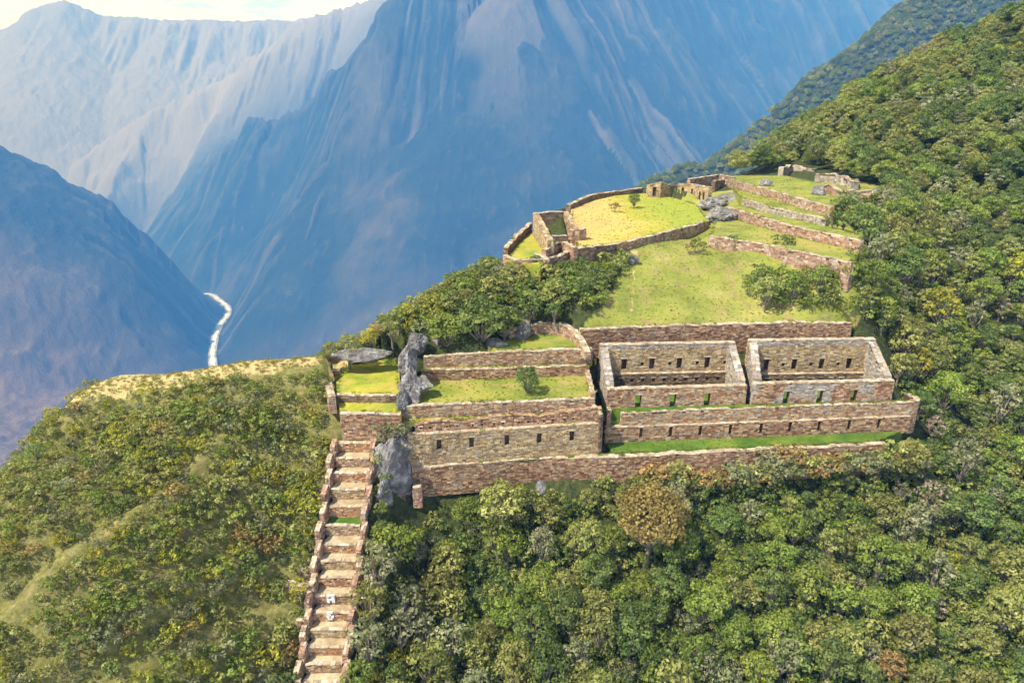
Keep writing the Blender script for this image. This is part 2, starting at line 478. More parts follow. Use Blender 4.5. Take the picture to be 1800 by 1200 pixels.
    if cap:
        c_ = cm.build('coping', m_stone, None, origin=org); c_.parent = w; c_.location = (0, 0, 0)
    tag(w, label, cat, group)
    return w

# ------------------------------------------------------------------ levels read off the terraces
T = lambda v: math.tan(R(PITCH) - math.atan((600 - v) / 1200.0))
YA = 70.0
zA0 = -T(866) * YA; zA = -T(825) * YA
zB0 = zA
YB = -zB0 / T(816)
zBl = -T(763) * YB
zB = -T(746) * YB
YC = -zB / T(735); zC = -T(714) * YC
YD = -zC / T(668); zD = -T(650) * YD
YE = -zD / T(645) ; zE = -T(621) * YE
print('levels', dict(zA0=zA0, zA=zA, YB=YB, zBl=zBl, zB=zB, YC=YC, zC=zC, YD=YD, zD=zD, YE=YE, zE=zE))
xy = lambda p: (p[0], p[1])
def L2(us, z): return [PZ(u, v, z) for u, v in us]

LAWNS = []   # (polygon, z) used to lower the terrain below the terraces
def terrace(name, poly, mat, label=None, skirt=2.5, amp=0.05, stamp=True):
    """poly: 3D points; flat grassy terrace with an earth skirt"""
    bm = bmesh.new()
    vs = [bm.verts.new(p) for p in poly]
    f = bm.faces.new(vs)
    if f.normal.z < 0: f.normal_flip()
    bmesh.ops.triangulate(bm, faces=[f])
    for _ in range(5):
        es = [e for e in bm.edges if e.calc_length() > 1.6]
        if not es: break
        bmesh.ops.subdivide_edges(bm, edges=es, cuts=1)
        bmesh.ops.triangulate(bm, faces=bm.faces[:])
    for v in bm.verts:
        v.co.z += amp * mnoise.noise(v.co * 0.5) + 0.5 * amp * mnoise.noise(v.co * 1.7)
    r = bmesh.ops.extrude_edge_only(bm, edges=[e for e in bm.edges if e.is_boundary])
    for v in r['geom']:
        if isinstance(v, bmesh.types.BMVert): v.co.z -= skirt
    bmesh.ops.recalc_face_normals(bm, faces=bm.faces[:])
    me = bpy.data.meshes.new(name); bm.to_mesh(me); bm.free(); me.materials.append(mat)
    o = link(bpy.data.objects.new(name, me))
    tag(o, label, None, None, 'structure')
    if stamp: LAWNS.append(([xy(p) for p in poly], min(p[2] for p in poly)))
    return o

# ================================================================== RUINS
# ---- lower retaining wall A (runs the whole width)
A = L2([(724, 824), (929, 807), (1100, 803), (1462, 786), (1560, 781)], zA)
stone_wall('retaining_wall', A, [zA0 - 0.5, zA0 - 0.8, zA0 - 1.2, zA0 - 1.5, zA0 - 1.5], zA + 0.05, 0.8, 'red', back=False,
           label='long lowest stone retaining wall half hidden by the treetops', cat='retaining wall', rough=0.15)
# small stone pier left of its end
p = PY(727, 887, YA - 1.4)
stone_wall('stone_pier', [PY(727, 880, YA - 1.3), PY(741, 880, YA - 1.25)], p[2] - 0.5, PY(727, 857, YA - 1.3)[2], 1.3, 'pink',
           label='short pinkish stone pier at the left foot of the lowest wall', cat='stone pier')
stone_wall('stone_wall', [PY(668, 900, YA - 2.2), PY(714, 900, YA - 1.4)], PY(680, 905, YA - 2)[2] - 0.5, PY(690, 874, YA - 2)[2], 0.6, 'dark',
           label='small dark stone wall below the grey rock beside the stairway')
# ---- wall B left (five niches)
B0 = L2([(720, 820), (1056, 797)], zB0)
a0, a1 = B0
LB = math.hypot(a1[0] - a0[0], a1[1] - a0[1])
def at_u(a, e, u):
    """s along segment a-e where the pixel column is u (at mid height)"""
    lo, hi = 0.0, 1.0
    for _ in range(40):
        m = (lo + hi) / 2
        q = (a[0] + (e[0] - a[0]) * m, a[1] + (e[1] - a[1]) * m, a[2])
        if proj(*q)[0] < u: lo = m
        else: hi = m
    return lo * math.hypot(e[0] - a[0], e[1] - a[1])
Bz = lambda v: -T(v) * YB
ops = []
for u in (772, 829, 891, 948, 1005):
    s = at_u((a0[0], a0[1], Bz(785)), (a1[0], a1[1], Bz(785)), u)
    # level of niches rises towards the right in the picture only by perspective
    ops.append((s - 0.27, s + 0.27, zB0 + 2.05, zB0 + 3.35))
zmid = zB0 + 4.15
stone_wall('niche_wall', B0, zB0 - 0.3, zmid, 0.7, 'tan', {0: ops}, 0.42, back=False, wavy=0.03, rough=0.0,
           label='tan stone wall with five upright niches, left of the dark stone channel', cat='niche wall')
nrm = (a1[1] - a0[1], -(a1[0] - a0[0])); ln = math.hypot(*nrm); nrm = (nrm[0] / ln, nrm[1] / ln)
off = lambda p, k, s=0: (p[0] - nrm[0] * k, p[1] - nrm[1] * k)
dB = ((a1[0] - a0[0]) / LB, (a1[1] - a0[1]) / LB)
# upper setback part, jagged
Bu = [(a0[0] + dB[0] * q - nrm[0] * 0.55, a0[1] + dB[1] * q - nrm[1] * 0.55) for q in (0.9, 4, 7, 9.5, 12.5, 15.5, 18, LB)]
ops2 = {i: [(q, q + 0.22, zmid + 0.42, zmid + 0.66) for q in (0.5, 1.6)] for i in range(7)}
zt_ = [zB + 0.0, zB + 0.25, zB - .15, zB + 0.25, zB + 0.5, zB + 0.0, zB + 0.4, zB + 0.7]
stone_wall('niche_wall', Bu, zmid - 0.4, zt_, 0.7, 'red', ops2, 0.3, back=False, cap='red', wavy=0.18, rough=0.3,
           label='ragged reddish upper course set back above the five niches', cat='stone wall')
# ---- wall B right (eight niches), two storeyed look
B1 = L2([(1064, 778), (1330, 771), (1596, 757)], zB0 + 0.25)
b0, b1 = B1[0], B1[-1]
B1 = [xy(b0), xy(b1)]
LBr = math.hypot(b1[0] - b0[0], b1[1] - b0[1])
zR0 = zB0 + 0.25
zRt = -37.15
print('B right', b0, b1, zR0, zRt)
ops = []
for u in (1127, 1179, 1231, 1284, 1338, 1389, 1440, 1493, 1545):
    s = at_u((b0[0], b0[1], zR0 + 1.3), (b1[0], b1[1], zR0 + 1.3), u)
    ops.append((s - 0.2, s + 0.2, zR0 + 0.55, zR0 + 1.95))
zRm = zR0 + 2.1
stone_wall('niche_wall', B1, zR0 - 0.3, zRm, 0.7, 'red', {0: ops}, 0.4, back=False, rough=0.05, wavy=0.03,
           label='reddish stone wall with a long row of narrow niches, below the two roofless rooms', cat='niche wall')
db = ((b1[0] - b0[0]) / LBr, (b1[1] - b0[1]) / LBr); nb = (db[1], -db[0])
s1 = at_u((b0[0], b0[1], zRt), (b1[0], b1[1], zRt), 1094)
Bv = [(b0[0] + db[0] * q - nb[0] * 0.32, b0[1] + db[1] * q - nb[1] * 0.32) for q in (s1, LBr * 0.5, LBr + 0.3)]
stone_wall('stone_wall', Bv, zRm - 0.4, [zRt - .14, zRt - .08, zRt - .1], 0.42, 'mix', back=False, rough=0.15, wavy=0.12,
           label='upper setback course of the long wall below the two rooms', cat='stone wall')
# rounded right end
e = Bv[-1]; a = math.atan2(db[1], db[0])
arc = [(e[0] + 1.6 * math.sin(k) * db[0] * 1.0 - (1 - math.cos(k)) * 1.9 * nb[0], e[1] + 1.6 * math.sin(k) * db[1] - (1 - math.cos(k)) * 1.9 * nb[1]) for k in (0, 0.5, 1.0, 1.57)]
arc += [(arc[-1][0] - nb[0] * 1.5, arc[-1][1] - nb[1] * 1.5)]
stone_wall('stone_wall', arc, zR0 - 0.6, [zRt + 0.1, zRt, zRt - 0.1, zRt - 0.3, zRt - 0.5], 0.7, 'mix', back=False,
           label='rounded right-hand end of the wall below the second room', cat='stone wall')
# terrace on top of A, in front of B
terrace('grass_terrace', [(A[0][0], A[0][1]+.6, zA), (A[1][0], A[1][1]+.6, zA), (A[2][0], A[2][1]+.6, zA), (a1[0], a1[1], zA), (a0[0], a0[1], zA)], m_green, 'narrow grassy ledge under the niche wall')
terrace('grass_terrace', [(A[2][0] - 1.5, A[2][1] + 0.7, zR0 - .02), (A[3][0], A[3][1]+.6, zR0 - .02), (A[4][0] - 1.0, A[4][1]+.6, zR0 - .02), (b1[0] - .5, b1[1] + 0.2, zR0 - .02), (b0[0], b0[1] + 0.2, zR0 - .02)], m_green, 'bright green strip of grass below the long niche wall')
# ---- grass behind B, wall C left, lawn
C0 = L2([(703, 736), (1044, 722)], zB)
terrace('grass_terrace', [(a0[0] - 0.6, a0[1] + 1.5, zB), (a0[0] + 0.9, a0[1] + 1.2, zB), (a1[0], a1[1] + 1.2, zB), (C0[1][0], C0[1][1] + .1, zB), (C0[0][0], C0[0][1] + .1, zB)], m_lawn, 'grass strip behind the five niche wall', skirt=0.6)
stone_wall('retaining_wall', C0, zB - 0.5, zC + 0.08, 0.55, 'mix', back=False,
           label='low stone retaining wall along the front of the lawn with the small tree', cat='retaining wall')
D0 = L2([(742, 669), (1030, 660)], zC)
YDl, YDr = D0[0][1], D0[1][1]
terrace('grass_terrace', [(C0[0][0], C0[0][1] + .5, zC), (C0[1][0], C0[1][1] + .5, zC), (D0[1][0] + 0.3, D0[1][1] + .1, zC), (D0[0][0], D0[0][1] + .1, zC)], m_lawn, 'main lawn terrace with a small tree')
D1z = [-T(651) * D0[0][1], -T(644) * D0[1][1]]
stone_wall('retaining_wall', D0, zC - 0.4, sum(D1z) / 2, 0.55, 'red', back=False, label='reddish stone wall along the back of the lawn with the small tree', cat='retaining wall')
zD = sum(D1z) / 2
E0 = [(D0[0][0] + 0.2, D0[0][1] + 1.1), (D0[0][0] * .62 + D0[1][0] * .38, D0[0][1] * .62 + D0[1][1] * .38 + 1.06), (D0[1][0] + 0.8, D0[1][1] + 1.0)]
zE = -T(614) * (E0[2][1]); zEl = -T(627) * E0[0][1]
stone_wall('retaining_wall', E0, zD - 0.4, [zEl, zE - .1, zE + 0.05], 0.6, 'mix', back=False, label='upper stone wall behind the lawn, below the curved wall', cat='retaining wall')
terrace('grass_terrace', [(D0[0][0], D0[0][1] + .45, zD), (D0[1][0] + .4, D0[1][1] + .45, zD), (E0[2][0], E0[2][1] + .2, zD), (E0[0][0], E0[0][1] + .2, zD)], m_lawn, 'narrow ledge between the two walls behind the lawn', skirt=0.5)
# right border wall of the lawn (next to the channel)
stone_wall('stone_wall', [L2([(1026, 650)], zC)[0], L2([(1038, 700)], zC)[0]], zC - 1.5, zC + 0.7, 0.5, 'pink', flip=False,
           label='low pale border wall on the right side of the lawn beside the channel', cat='stone wall')
# upper grass behind E
zU = zE - 0.05
U = [(E0[1][0] + .3, E0[1][1] + .5, zU), (E0[2][0], E0[2][1] + .5, zU)] + L2([(1006, 596), (985, 588), (950, 587), (905, 592), (860, 606)], zU)
terrace('grass_terrace', U, m_green2, 'small green terrace inside the curved wall', skirt=1.5)
cur = L2([(896, 596), (925, 590), (955, 587), (985, 590), (1004, 599), (1018, 612), (1028, 622)], zU)
stone_wall('curved_wall', [xy(q) for q in cur], zU - 0.8, [zU + 1.0, zU + 1.45, zU + 1.6, zU + 1.7, zU + 1.5, zU + 1.0, zU + .3], 0.8, 'pink', rough=0.2, wavy=0.2,
           label='curved pinkish stone wall around the small green terrace', cat='stone wall')
# ---- the dark channel between left and right blocks
ch = [PZ(1018, 600, zE + 1.2), PZ(1034, 640, zD + .9), PZ(1041, 690, zC + 0.4), PZ(1049, 725, zB + 0.3), PZ(1056, 745, zB), ]
# its left side wall steps down from the curved wall to the niche wall
chw = [(ch[0][0], ch[0][1]), (a1[0] - 0.1 + 0.4, a1[1] + 1)]
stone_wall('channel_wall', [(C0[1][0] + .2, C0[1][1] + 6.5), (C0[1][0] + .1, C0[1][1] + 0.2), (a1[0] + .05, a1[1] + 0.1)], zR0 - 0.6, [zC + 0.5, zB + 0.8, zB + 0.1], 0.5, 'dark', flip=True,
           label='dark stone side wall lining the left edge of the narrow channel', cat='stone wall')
# ---- rooms
zF = zRt - 0.12
Rm1f = L2([(1066, 718), (1309, 711)], zF)
Rm2f = L2([(1321, 711), (1565, 705)], zF)
stone_wall('border_wall', [(b0[0] + .1, b0[1] + 2.2), (b0[0] + 0.15, b0[1] + .7)], zRm - .5, zRt + .1, .5, 'pink', label='short pale return wall at the left end of the grass below the left room', cat='stone wall')
terrace('grass_terrace', [(b0[0] + 0.3, b0[1] + .9, zRm + .5), (b0[0] + 3, b0[1] + .9, zRm + .5), (b0[0] + 3, b0[1] + 2.2, zRm + .5), (b0[0] + 0.3, b0[1] + 2.2, zRm + .5)], m_green, 'small sunken patch of grass at the left end of the niche wall', skirt=1)
terrace('grass_terrace', [(b0[0] + 2.6, b0[1] + .72, zRt - .1), (b1[0] + .9, b1[1] + .72, zRt - .1), (b1[0] + 1.0, Rm2f[1][1] + 0.3, zRt - .1), (Rm1f[0][0] - 0.6, Rm1f[0][1] + 0.3, zRt - .1)], m_green, 'grass strip in front of the two roofless rooms', skirt=2.6)
print('front rooms z', zF, 'terrace B right top', zRt)
zF0 = zRt - 0.5
def room(nm, fl, fr, bl, br_, ztf, ztb, doors_u, niches_u, lab, right):
    root = empty(nm, (fl[0], fl[1], zF0))
    tag(root, lab, 'roofless building')
    inv = root.matrix_basis.inverted()
    def loc(p): return (p[0] - fl[0], p[1] - fl[1])
    dz = -zF0
    F0, F1, K0, K1 = loc(fl), loc(fr), loc(bl), loc(br_)
    L = math.hypot(F1[0] - F0[0], F1[1] - F0[1])
    ops = []
    for u in doors_u:
        s = at_u((fl[0], fl[1], zF + .8), (fr[0], fr[1], zF + .8), u); ops.append((s - 0.38, s + 0.38, zF - zF0 - 0.1, zF - zF0 + 1.75))
    stone_wall('front_wall', [F0, F1], -0.2, ztf - zF0, 0.75, 'grey' if right else 'mix', {0: ops}, 0, parent=root, wavy=0.05, rough=0.05,
               band=lambda s, z: 'red' if mnoise.noise((s * .25, z * .4, 3.3 + right)) > 0.05 else None)
    LK = math.hypot(K1[0] - K0[0], K1[1] - K0[1])
    zl = -T(656) * bl[1] - zF0          # ledge
    # lower part of the back wall, with the row of small square niches; darker stone, with deep shade put into its colour
    o2 = [(q, q + 0.42, zl - 1.2, zl - 0.65) for q in np.arange(1.2, LK - 1.0, 1.45)]
    fw = ((K1[0] - K0[0]) / LK, (K1[1] - K0[1]) / LK); fn = (fw[1], -fw[0])
    K0f = (K0[0] + fn[0] * 0.45, K0[1] + fn[1] * 0.45); K1f = (K1[0] + fn[0] * 0.45, K1[1] + fn[1] * 0.45)
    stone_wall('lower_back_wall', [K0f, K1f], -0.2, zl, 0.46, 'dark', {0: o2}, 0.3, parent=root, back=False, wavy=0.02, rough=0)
    o3 = []
    for u in niches_u:
        s = at_u((bl[0], bl[1], zl + zF0 + 1.2), (br_[0], br_[1], zl + zF0 + 1.2), u); o3.append((s - 0.34, s + 0.34, zl + 0.45, zl + 2.0))
        s2 = s + LK / 7.4
        if s2 < LK - 1: o3.append((s2 - 0.2, s2 + 0.2, zl + 1.0, zl + 1.45))
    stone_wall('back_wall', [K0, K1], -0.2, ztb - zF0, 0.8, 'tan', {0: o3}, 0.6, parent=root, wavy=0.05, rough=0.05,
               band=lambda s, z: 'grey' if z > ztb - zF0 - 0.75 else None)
    # side walls: thick, rising from the front to the back
    for k, (f_, b_) in enumerate(((F0, K0), (F1, K1))):
        d_ = (b_[0] - f_[0], b_[1] - f_[1])
        L_ = math.hypot(*d_); d_ = (d_[0] / L_, d_[1] / L_)
        s_ = (f_[0] + d_[0] * 0.8, f_[1] + d_[1] * 0.8)
        e_ = (b_[0] + d_[0] * 0.6, b_[1] + d_[1] * 0.6)
        h0, h1 = ztf - zF0, ztb - zF0
        if k == 0: # left wall, front face looks left: run back -> front
            stone_wall('side_wall', [e_, s_], -0.2, [h1 + .05, h0 + .35], 0.95, 'grey', parent=root, cap='grey', wavy=0.05)
        else:
            stone_wall('side_wall', [s_, e_], -0.2, [h0 + .35, h1 + .05], 0.95, 'grey', parent=root, cap='grey', wavy=0.05)
    # earth floor
    mesh_obj('floor', [(F0[0], F0[1], zF - zF0 - .1), (F1[0], F1[1], zF - zF0 - .1), (K1[0], K1[1], zF - zF0 - .1), (K0[0], K0[1], zF - zF0 - .1)], [(0, 1, 2, 3)], m_green, root)
    return root
YK = 84.0
ztb1 = -T(605) * YK
ztf1 = -T(681) * ((Rm1f[0][1] + Rm1f[1][1]) / 2)
K1a, K1b = PY(1056, 606, YK - .5), PY(1293, 603, YK + .5)
zk = (K1a[2] + K1b[2]) / 2
room('room_ruin', Rm1f[0], Rm1f[1], K1a, K1b, ztf1, zk, (1122, 1183, 1243), (1097, 1146, 1194, 1243),
     'left one of the two large roofless stone rooms with three doorways', 0)
K2a, K2b = PY(1318, 601, YK + 1), PY(1540, 594, YK + 1.6)
zk2 = (K2a[2] + K2b[2]) / 2
ztf2 = -T(672) * ((Rm2f[0][1] + Rm2f[1][1]) / 2)
room('room_ruin', Rm2f[0], Rm2f[1], K2a, K2b, ztf2, zk2, (1382, 1441, 1501), (1347, 1396, 1444, 1492),
     'right-hand large roofless stone room with three doorways, next to the forest', 1)
print('room levels', zF, zF0, ztf1, ztf2, zk, zk2)
LAWNS.append(([xy(Rm1f[0]), xy(Rm2f[1]), xy(K2b), xy(K1a)], zF0))
# ---- wall above the rooms, holding the meadow
zM = -T(577) * 86.8
W1 = L2([(1021, 580), (1200, 572), (1400, 567), (1498, 568)], zM)
print('meadow wall', W1)
stone_wall('retaining_wall', W1, zM - 4.2, zM + 0.02, 0.8, 'red', back=False, label='long red stone retaining wall below the open meadow', cat='retaining wall', rough=0.15)
for fr_ in ():
    pass
# ---- left lawns and their walls
zL2 = -T(726) * 71.5
LD = L2([(598, 728), (704, 728)], zL2)
zS0 = -T(768) * LD[0][1]
stone_wall('retaining_wall', LD, zS0 - 0.6, zL2 + .05, 0.6, 'red', back=False, label='brown stone wall at the head of the long stairway', cat='retaining wall')
LC = L2([(592, 707), (697, 708)], zL2)
zL1 = -T(695) * LC[0][1]
terrace('grass_terrace', [(LD[0][0], LD[0][1] + .5, zL2), (LD[1][0], LD[1][1] + .5, zL2), (LC[1][0] + .5, LC[1][1] + .1, zL2), (LC[0][0], LC[0][1] + .1, zL2)], m_yellow, 'thin strip of yellow grass at the stair head', skirt=1.5)
stone_wall('retaining_wall', LC, zL2 - 0.4, zL1 + .06, 0.5, 'dark', back=False, label='thin dark stone wall with pale coping in front of the small left lawn', cat='retaining wall')
LT = L2([(590, 648), (597, 638), (650, 636), (700, 628)], zL1)
terrace('grass_terrace', [(LC[0][0], LC[0][1] + .4, zL1), (LC[1][0] + .5, LC[1][1] + .4, zL1), (LT[3][0], LT[3][1], zL1), (LT[2][0], LT[2][1], zL1), (LT[0][0], LT[0][1], zL1)], m_yellow, 'small lawn left of the grey rock outcrop')
bw = L2([(577, 655), (590, 697)], zL1 + 0.6)
stone_wall('border_wall', [xy(bw[0]), xy(bw[1])], zL1 - 1.5, zL1 + 0.55, 0.8, 'pink', flip=True, label='pale border wall along the left edge of the small yellow lawn', cat='stone wall')
q = L2([(574, 652), (598, 651)], zL1 + .5)
stone_wall('border_wall', [xy(q[0]), xy(q[1])], zL1 - .5, zL1 + 0.6, 0.5, 'pink', label='short pale return wall at the top corner of the small yellow lawn', cat='stone wall')
q = L2([(566, 640), (640, 634)], zL1 + .0)
stone_wall('stone_wall', [(q[0][0], q[0][1] + 1.0), (q[1][0], q[1][1] + 1.0)], zL1 - .6, [zL1 + 0.7, zL1 + .9], 0.5, 'dark', label='dark ruined stone wall behind the small yellow lawn', cat='stone wall', rough=.3, wavy=.2)

# ---- stairway of small terraces going down
vs = [775, 802, 828, 856, 887, 920, 953, 982, 1012, 1043, 1073, 1103, 1133, 1164, 1196, 1232, 1270]
def railL(v): return 595 + (v - 765) * (531 - 595) / (1195 - 765) + 0
def railR(v): return 653 + (v - 765) * (597 - 653) / (1195 - 765)
stair = []
Ys = LD[0][1] - 0.6; z = -T(778) * (LD[0][1] - 0.6)
SLOPE = 0.92
# front edge of tread i lies on the slope line
z0s, Y0s = z, Ys
for i, v in enumerate(vs):
    tv = T(v + 4)
    # z = z0s - SLOPE*(Y0s - Y); -z = tv*Y
    Y = (-z0s + SLOPE * Y0s) / (tv + SLOPE)
    stair.append((v, Y, -tv * Y))
print('stair', stair[0], stair[-2])
sroot = empty('terraced_stairway', (PY(620, 775, stair[0][1])[0], stair[0][1], stair[0][2]))
tag(sroot, 'long straight stairway of small walled terraces running down the slope', 'stairway')
so = sroot.location.copy()
prevz = zS0
rails = ([], [])
for i, (v, Y, z) in enumerate(stair):
    a = PY(railL(v), v, Y); e = PY(railR(v), v, Y)
    a = (a[0] - so.x, a[1] - so.y); e = (e[0] - so.x, e[1] - so.y)
    zr = z - so.z
    nextz = stair[i + 1][2] if i + 1 < len(stair) else z - 1.2
    nextY = stair[i + 1][1] if i + 1 < len(stair) else Y - 1.3
    bY = stair[i - 1][1] if i else Y + 1.4
    pal = ('rust', 'mix', 'rust', 'tan')[i % 4] if i not in (8, 9) else 'red'
    stone_wall('riser', [a, e], nextz - so.z - 0.15, zr, 0.4, pal, parent=sroot, back=False, cap='cap', wavy=0.16, rough=.25, ends=(False, False), size=0.8)
    mesh_obj('tread', [(a[0] - .1, a[1] + .3, zr), (e[0] + .1, e[1] + .3, zr), (e[0] + .1 + (e[0] - a[0]) * 0.02, bY - so.y + .15, zr + .06), (a[0] + .3, bY - so.y + .15, zr + .06)],
             [(0, 1, 2, 3)], m_green if i == 5 else m_tread, sroot)
    rails[0].append((a[0], a[1], zr)); rails[1].append((e[0], e[1], zr))
for k in (0, 1):
    for i in range(len(rails[k]) - 1):
        p0, p1 = rails[k][i], rails[k][i + 1]
        up = 0.5
        jog = (0.22 if i % 2 else 0.0) * (-1 if k == 0 else 1)
        top0 = p0[2] + up; 
        if k == 0:
            stone_wall('rail_wall', [(p0[0] + jog - .6, p0[1] + .2), (p1[0] + jog - .6, p1[1] + .2)], p1[2] - 1.2, [top0, p0[2] + up - .45], 0.52, 'pink', parent=sroot, cap='cap' if i % 3 else 'pink', wavy=0.12, size=.8)
        else:
            stone_wall('rail_wall', [(p1[0] + jog + .6, p1[1] + .2), (p0[0] + jog + .6, p0[1] + .2)], p1[2] - 1.2, [p0[2] + up - .45, top0], 0.52, 'pink', parent=sroot, cap='pink', wavy=0.12, size=.8)
# back panel at the stair head, ragged rows
# stub walls beside the stair
def stub(u0, u1, v, lab, h=0.9):
    Y = np.interp(v, [s[0] for s in stair], [s[1] for s in stair])
    a, e = PY(u0, v + 8, Y), PY(u1, v + 8, Y)
    stone_wall('stub_wall', [xy(a), xy(e)], a[2] - 1.4, a[2] + h * 0.5, 0.9, 'pink', label=lab, cat='stone wall', rough=.2)
stub(527, 553, 1003, 'topmost stub of stone wall left of the stairway')
stub(497, 543, 1028, 'middle stub of stone wall left of the stairway beside yellow shrub')
stub(521, 535, 1088, 'lowest stub of stone wall left of the stairway')
stub(641, 656, 1016, 'upper short stone stub on the right side of the stairway')
stub(634, 645, 1048, 'lower short stone stub on the right side of the stairway')
# white stone animal figure set in two risers
for i, (v, rows) in enumerate(((1043, [1, 1, 1, 1, 1]), (1073, [1, 1, 1]))):
    s = stair[vs.index(v)]
    nx = stair[vs.index(v) + 1]
    mbw = MB()
    c = PY(581 - i * 1, v, s[1])
    H = s[2] - nx[2]
    if i == 0:
        blocks = [(-.42, .42, .74, .95), (-.42, -.2, .5, .72), (.05, .42, .5, .72), (-.42, .42, .3, .48), (-.42, -.12, .06, .27), (.1, .42, .06, .27)]
    else:
        blocks = [(-.36, .3, .76, .95), (-.3, .1, .52, .73), (-.36, -.05, .28, .5), (.05, .36, .28, .5), (-.25, .22, .04, .25)]
    for (x0, x1, h0, h1) in blocks:
        sbox(mbw, (0, 0), (1, 0), (0, -1), x0, x1, 0.0, 0.16, (h0 - 1) * H, (h1 - 1) * H, (0.8, 0.8, 0.8), 0.02)
    w = mbw.build('llama_mosaic', m_white, origin=None)
    w.location = (c[0], c[1], c[2])
    tag(w, 'white stone animal mosaic set in the stairway riser, %s' % ('upper larger piece' if i == 0 else 'lower smaller piece'), 'mosaic')

# ---- rock outcrops
def rock(name, c, size, lab, seed=0, rot=0, mat=None):
    bm = bmesh.new(); bmesh.ops.create_icosphere(bm, subdivisions=5, radius=1)
    rr_ = random.Random(seed * 13 + 1)
    pls = []
    for _ in range(22):
        n_ = Vector((rr_.gauss(0, 1), rr_.gauss(0, 1), rr_.gauss(0, .8))).normalized(); pls.append((n_, rr_.uniform(0.62, 1.0)))
    for v in bm.verts:
        p = v.co.normalized()
        k = 1.25
        for n_, h_ in pls:
            dp = p.dot(n_)
            if dp > 0.05: k = min(k, h_ / dp)
        q = p * 1.4 + Vector((seed * 3.1, seed, 0))
        st = abs(mnoise.noise(Vector((q.x * 1.2, q.y * 1.2, q.z * 4.5))))
        k *= 1 + 0.10 * mnoise.fractal(q * 2.5, 0.8, 2.1, 5) - 0.10 * max(0, 0.12 - st) / 0.12
        v.co = Vector((p.x * k * size[0], p.y * k * size[1], p.z * k * size[2])) * 1.2
    me = bpy.data.meshes.new(name); bm.to_mesh(me); bm.free(); me.materials.append(mat or m_rock)
    o = link(bpy.data.objects.new(name, me)); o.location = c; o.rotation_euler = (0, 0, rot)
    return tag(o, lab, 'rock')
rock('rock_outcrop', PY(716, 640, 78.5), (1.2, 2.2, 2.6), 'upper pale grey rock outcrop between the yellow lawn and the main lawn', 1)
rock('rock_outcrop', PY(722, 682, 75.2), (1.3, 1.6, 2.2), 'pale grey rock at the left corner of the main lawn', 2, .5)
rock('rock_outcrop', PY(740, 676, 75.6), (1.2, 1.0, 1.0), 'reddish brown boulder leaning on the pale rock at the lawn corner', 3, .2)
rock('rock_outcrop', PY(708, 708, 73.6), (0.8, 1.4, 1.8), 'narrow pale rock beside the yellow grass strip', 4)
rock('rock_outcrop', PY(730, 606, 83), (1.2, 1.3, 1.1), 'whitish boulder at the top of the rock outcrop', 5, 1.0)
rock('rock_outcrop', PY(640, 622, 82), (3.0, 1.0, 0.8), 'long low pinkish rock behind the small yellow lawn', 6, .2)
rock('cliff_rock', PY(690, 840, 69.6), (2.6, 1.7, 4.9), 'tall dark grey rock face right of the stairway', 7, .1)
rock('cliff_rock', PY(676, 880, 67.4), (1.0, 1.2, 2.6), 'lower narrow grey slab at the foot of the rock face', 8, .1)
rock('cliff_rock', PY(705, 780, 71.5), (1.6, 1.5, 1.6), 'brownish rock under the tan bush by the stair head', 9, .1)
rock('boulder', PY(921, 582, 87.5), (0.95, 0.8, 1.6), 'upright pale boulder at the left end of the curved wall', 10)
rock('boulder', PY(766, 596, 85), (0.6, 0.6, 1.3), 'pointed pale rock under the round dark tree', 11)
rock('boulder', PY(951, 856, 67.5), (0.55, 0.5, 0.7), 'small white boulder at the foot of the lowest wall', 12)
rock('boulder', PY(872, 606, 85), (1.4, 0.9, 0.8), 'low pink boulder left of the small green terrace', 14)

# ---- plaza and upper ruins
zP = -21.8
PLZ = L2([(1015, 434), (1085, 428), (1160, 410), (1247, 388), (1228, 360), (1175, 345), (1132, 340), (1080, 344), (1043, 352), (1004, 368), (1000, 400)], zP)
terrace('plaza_grass', PLZ, m_plaza, 'ochre and green grass of the hilltop plaza', skirt=2.5, amp=.12)
W = L2([(1083, 431), (1160, 413), (1246, 390)], zP)
stone_wall('retaining_wall', W, zP - 2.0, zP + .12, 0.8, 'mix', back=False, label='low stone wall along the front edge of the hilltop plaza', cat='retaining wall', size=1.3)
W = L2([(1010, 439), (1045, 436), (1085, 431)], zP)
stone_wall('retaining_wall', W, zP - 2.2, [zP, zP + .2, zP + .1], 0.8, 'dark', back=False, label='brown wall stub left of the plaza wall, above the dark trees', cat='retaining wall', size=1.3)
for k_, (u_, v_, sz_) in enumerate([(1092, 441, 1.0), (1100, 447, 1.2), (1110, 455, .8), (1118, 456, .5)]):
    q = PZ(u_, v_, zP - 1.9)
    rock('boulder', q, (sz_, sz_ * .8, sz_ * .7), ('pale boulder closest to the plaza wall corner', 'largest pale boulder of the tumbled ramp below the plaza', 'pale boulder near the foot of the tumbled ramp', 'smallest boulder at the foot of the tumbled ramp')[k_], 40 + k_, k_)
# rear parapet on the skyline
q = L2([(1003, 368), (1042, 352), (1080, 344), (1132, 339)], zP)
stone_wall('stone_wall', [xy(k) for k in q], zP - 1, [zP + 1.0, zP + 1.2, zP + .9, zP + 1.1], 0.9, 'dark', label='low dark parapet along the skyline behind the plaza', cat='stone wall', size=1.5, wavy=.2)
# roofless hall at the left of the plaza
hc = PZ(970, 432, zP)
hroot = empty('hall_ruin', hc); tag(hroot, 'tall open-fronted stone hall at the left corner of the plaza on the skyline', 'roofless building')
g = lambda u, v: (PZ(u, v, zP)[0] - hc[0], PZ(u, v, zP)[1] - hc[1])
HL0, HL1 = g(962, 440), g(937, 404)
HR1, HR0 = g(990, 402), g(1010, 424)
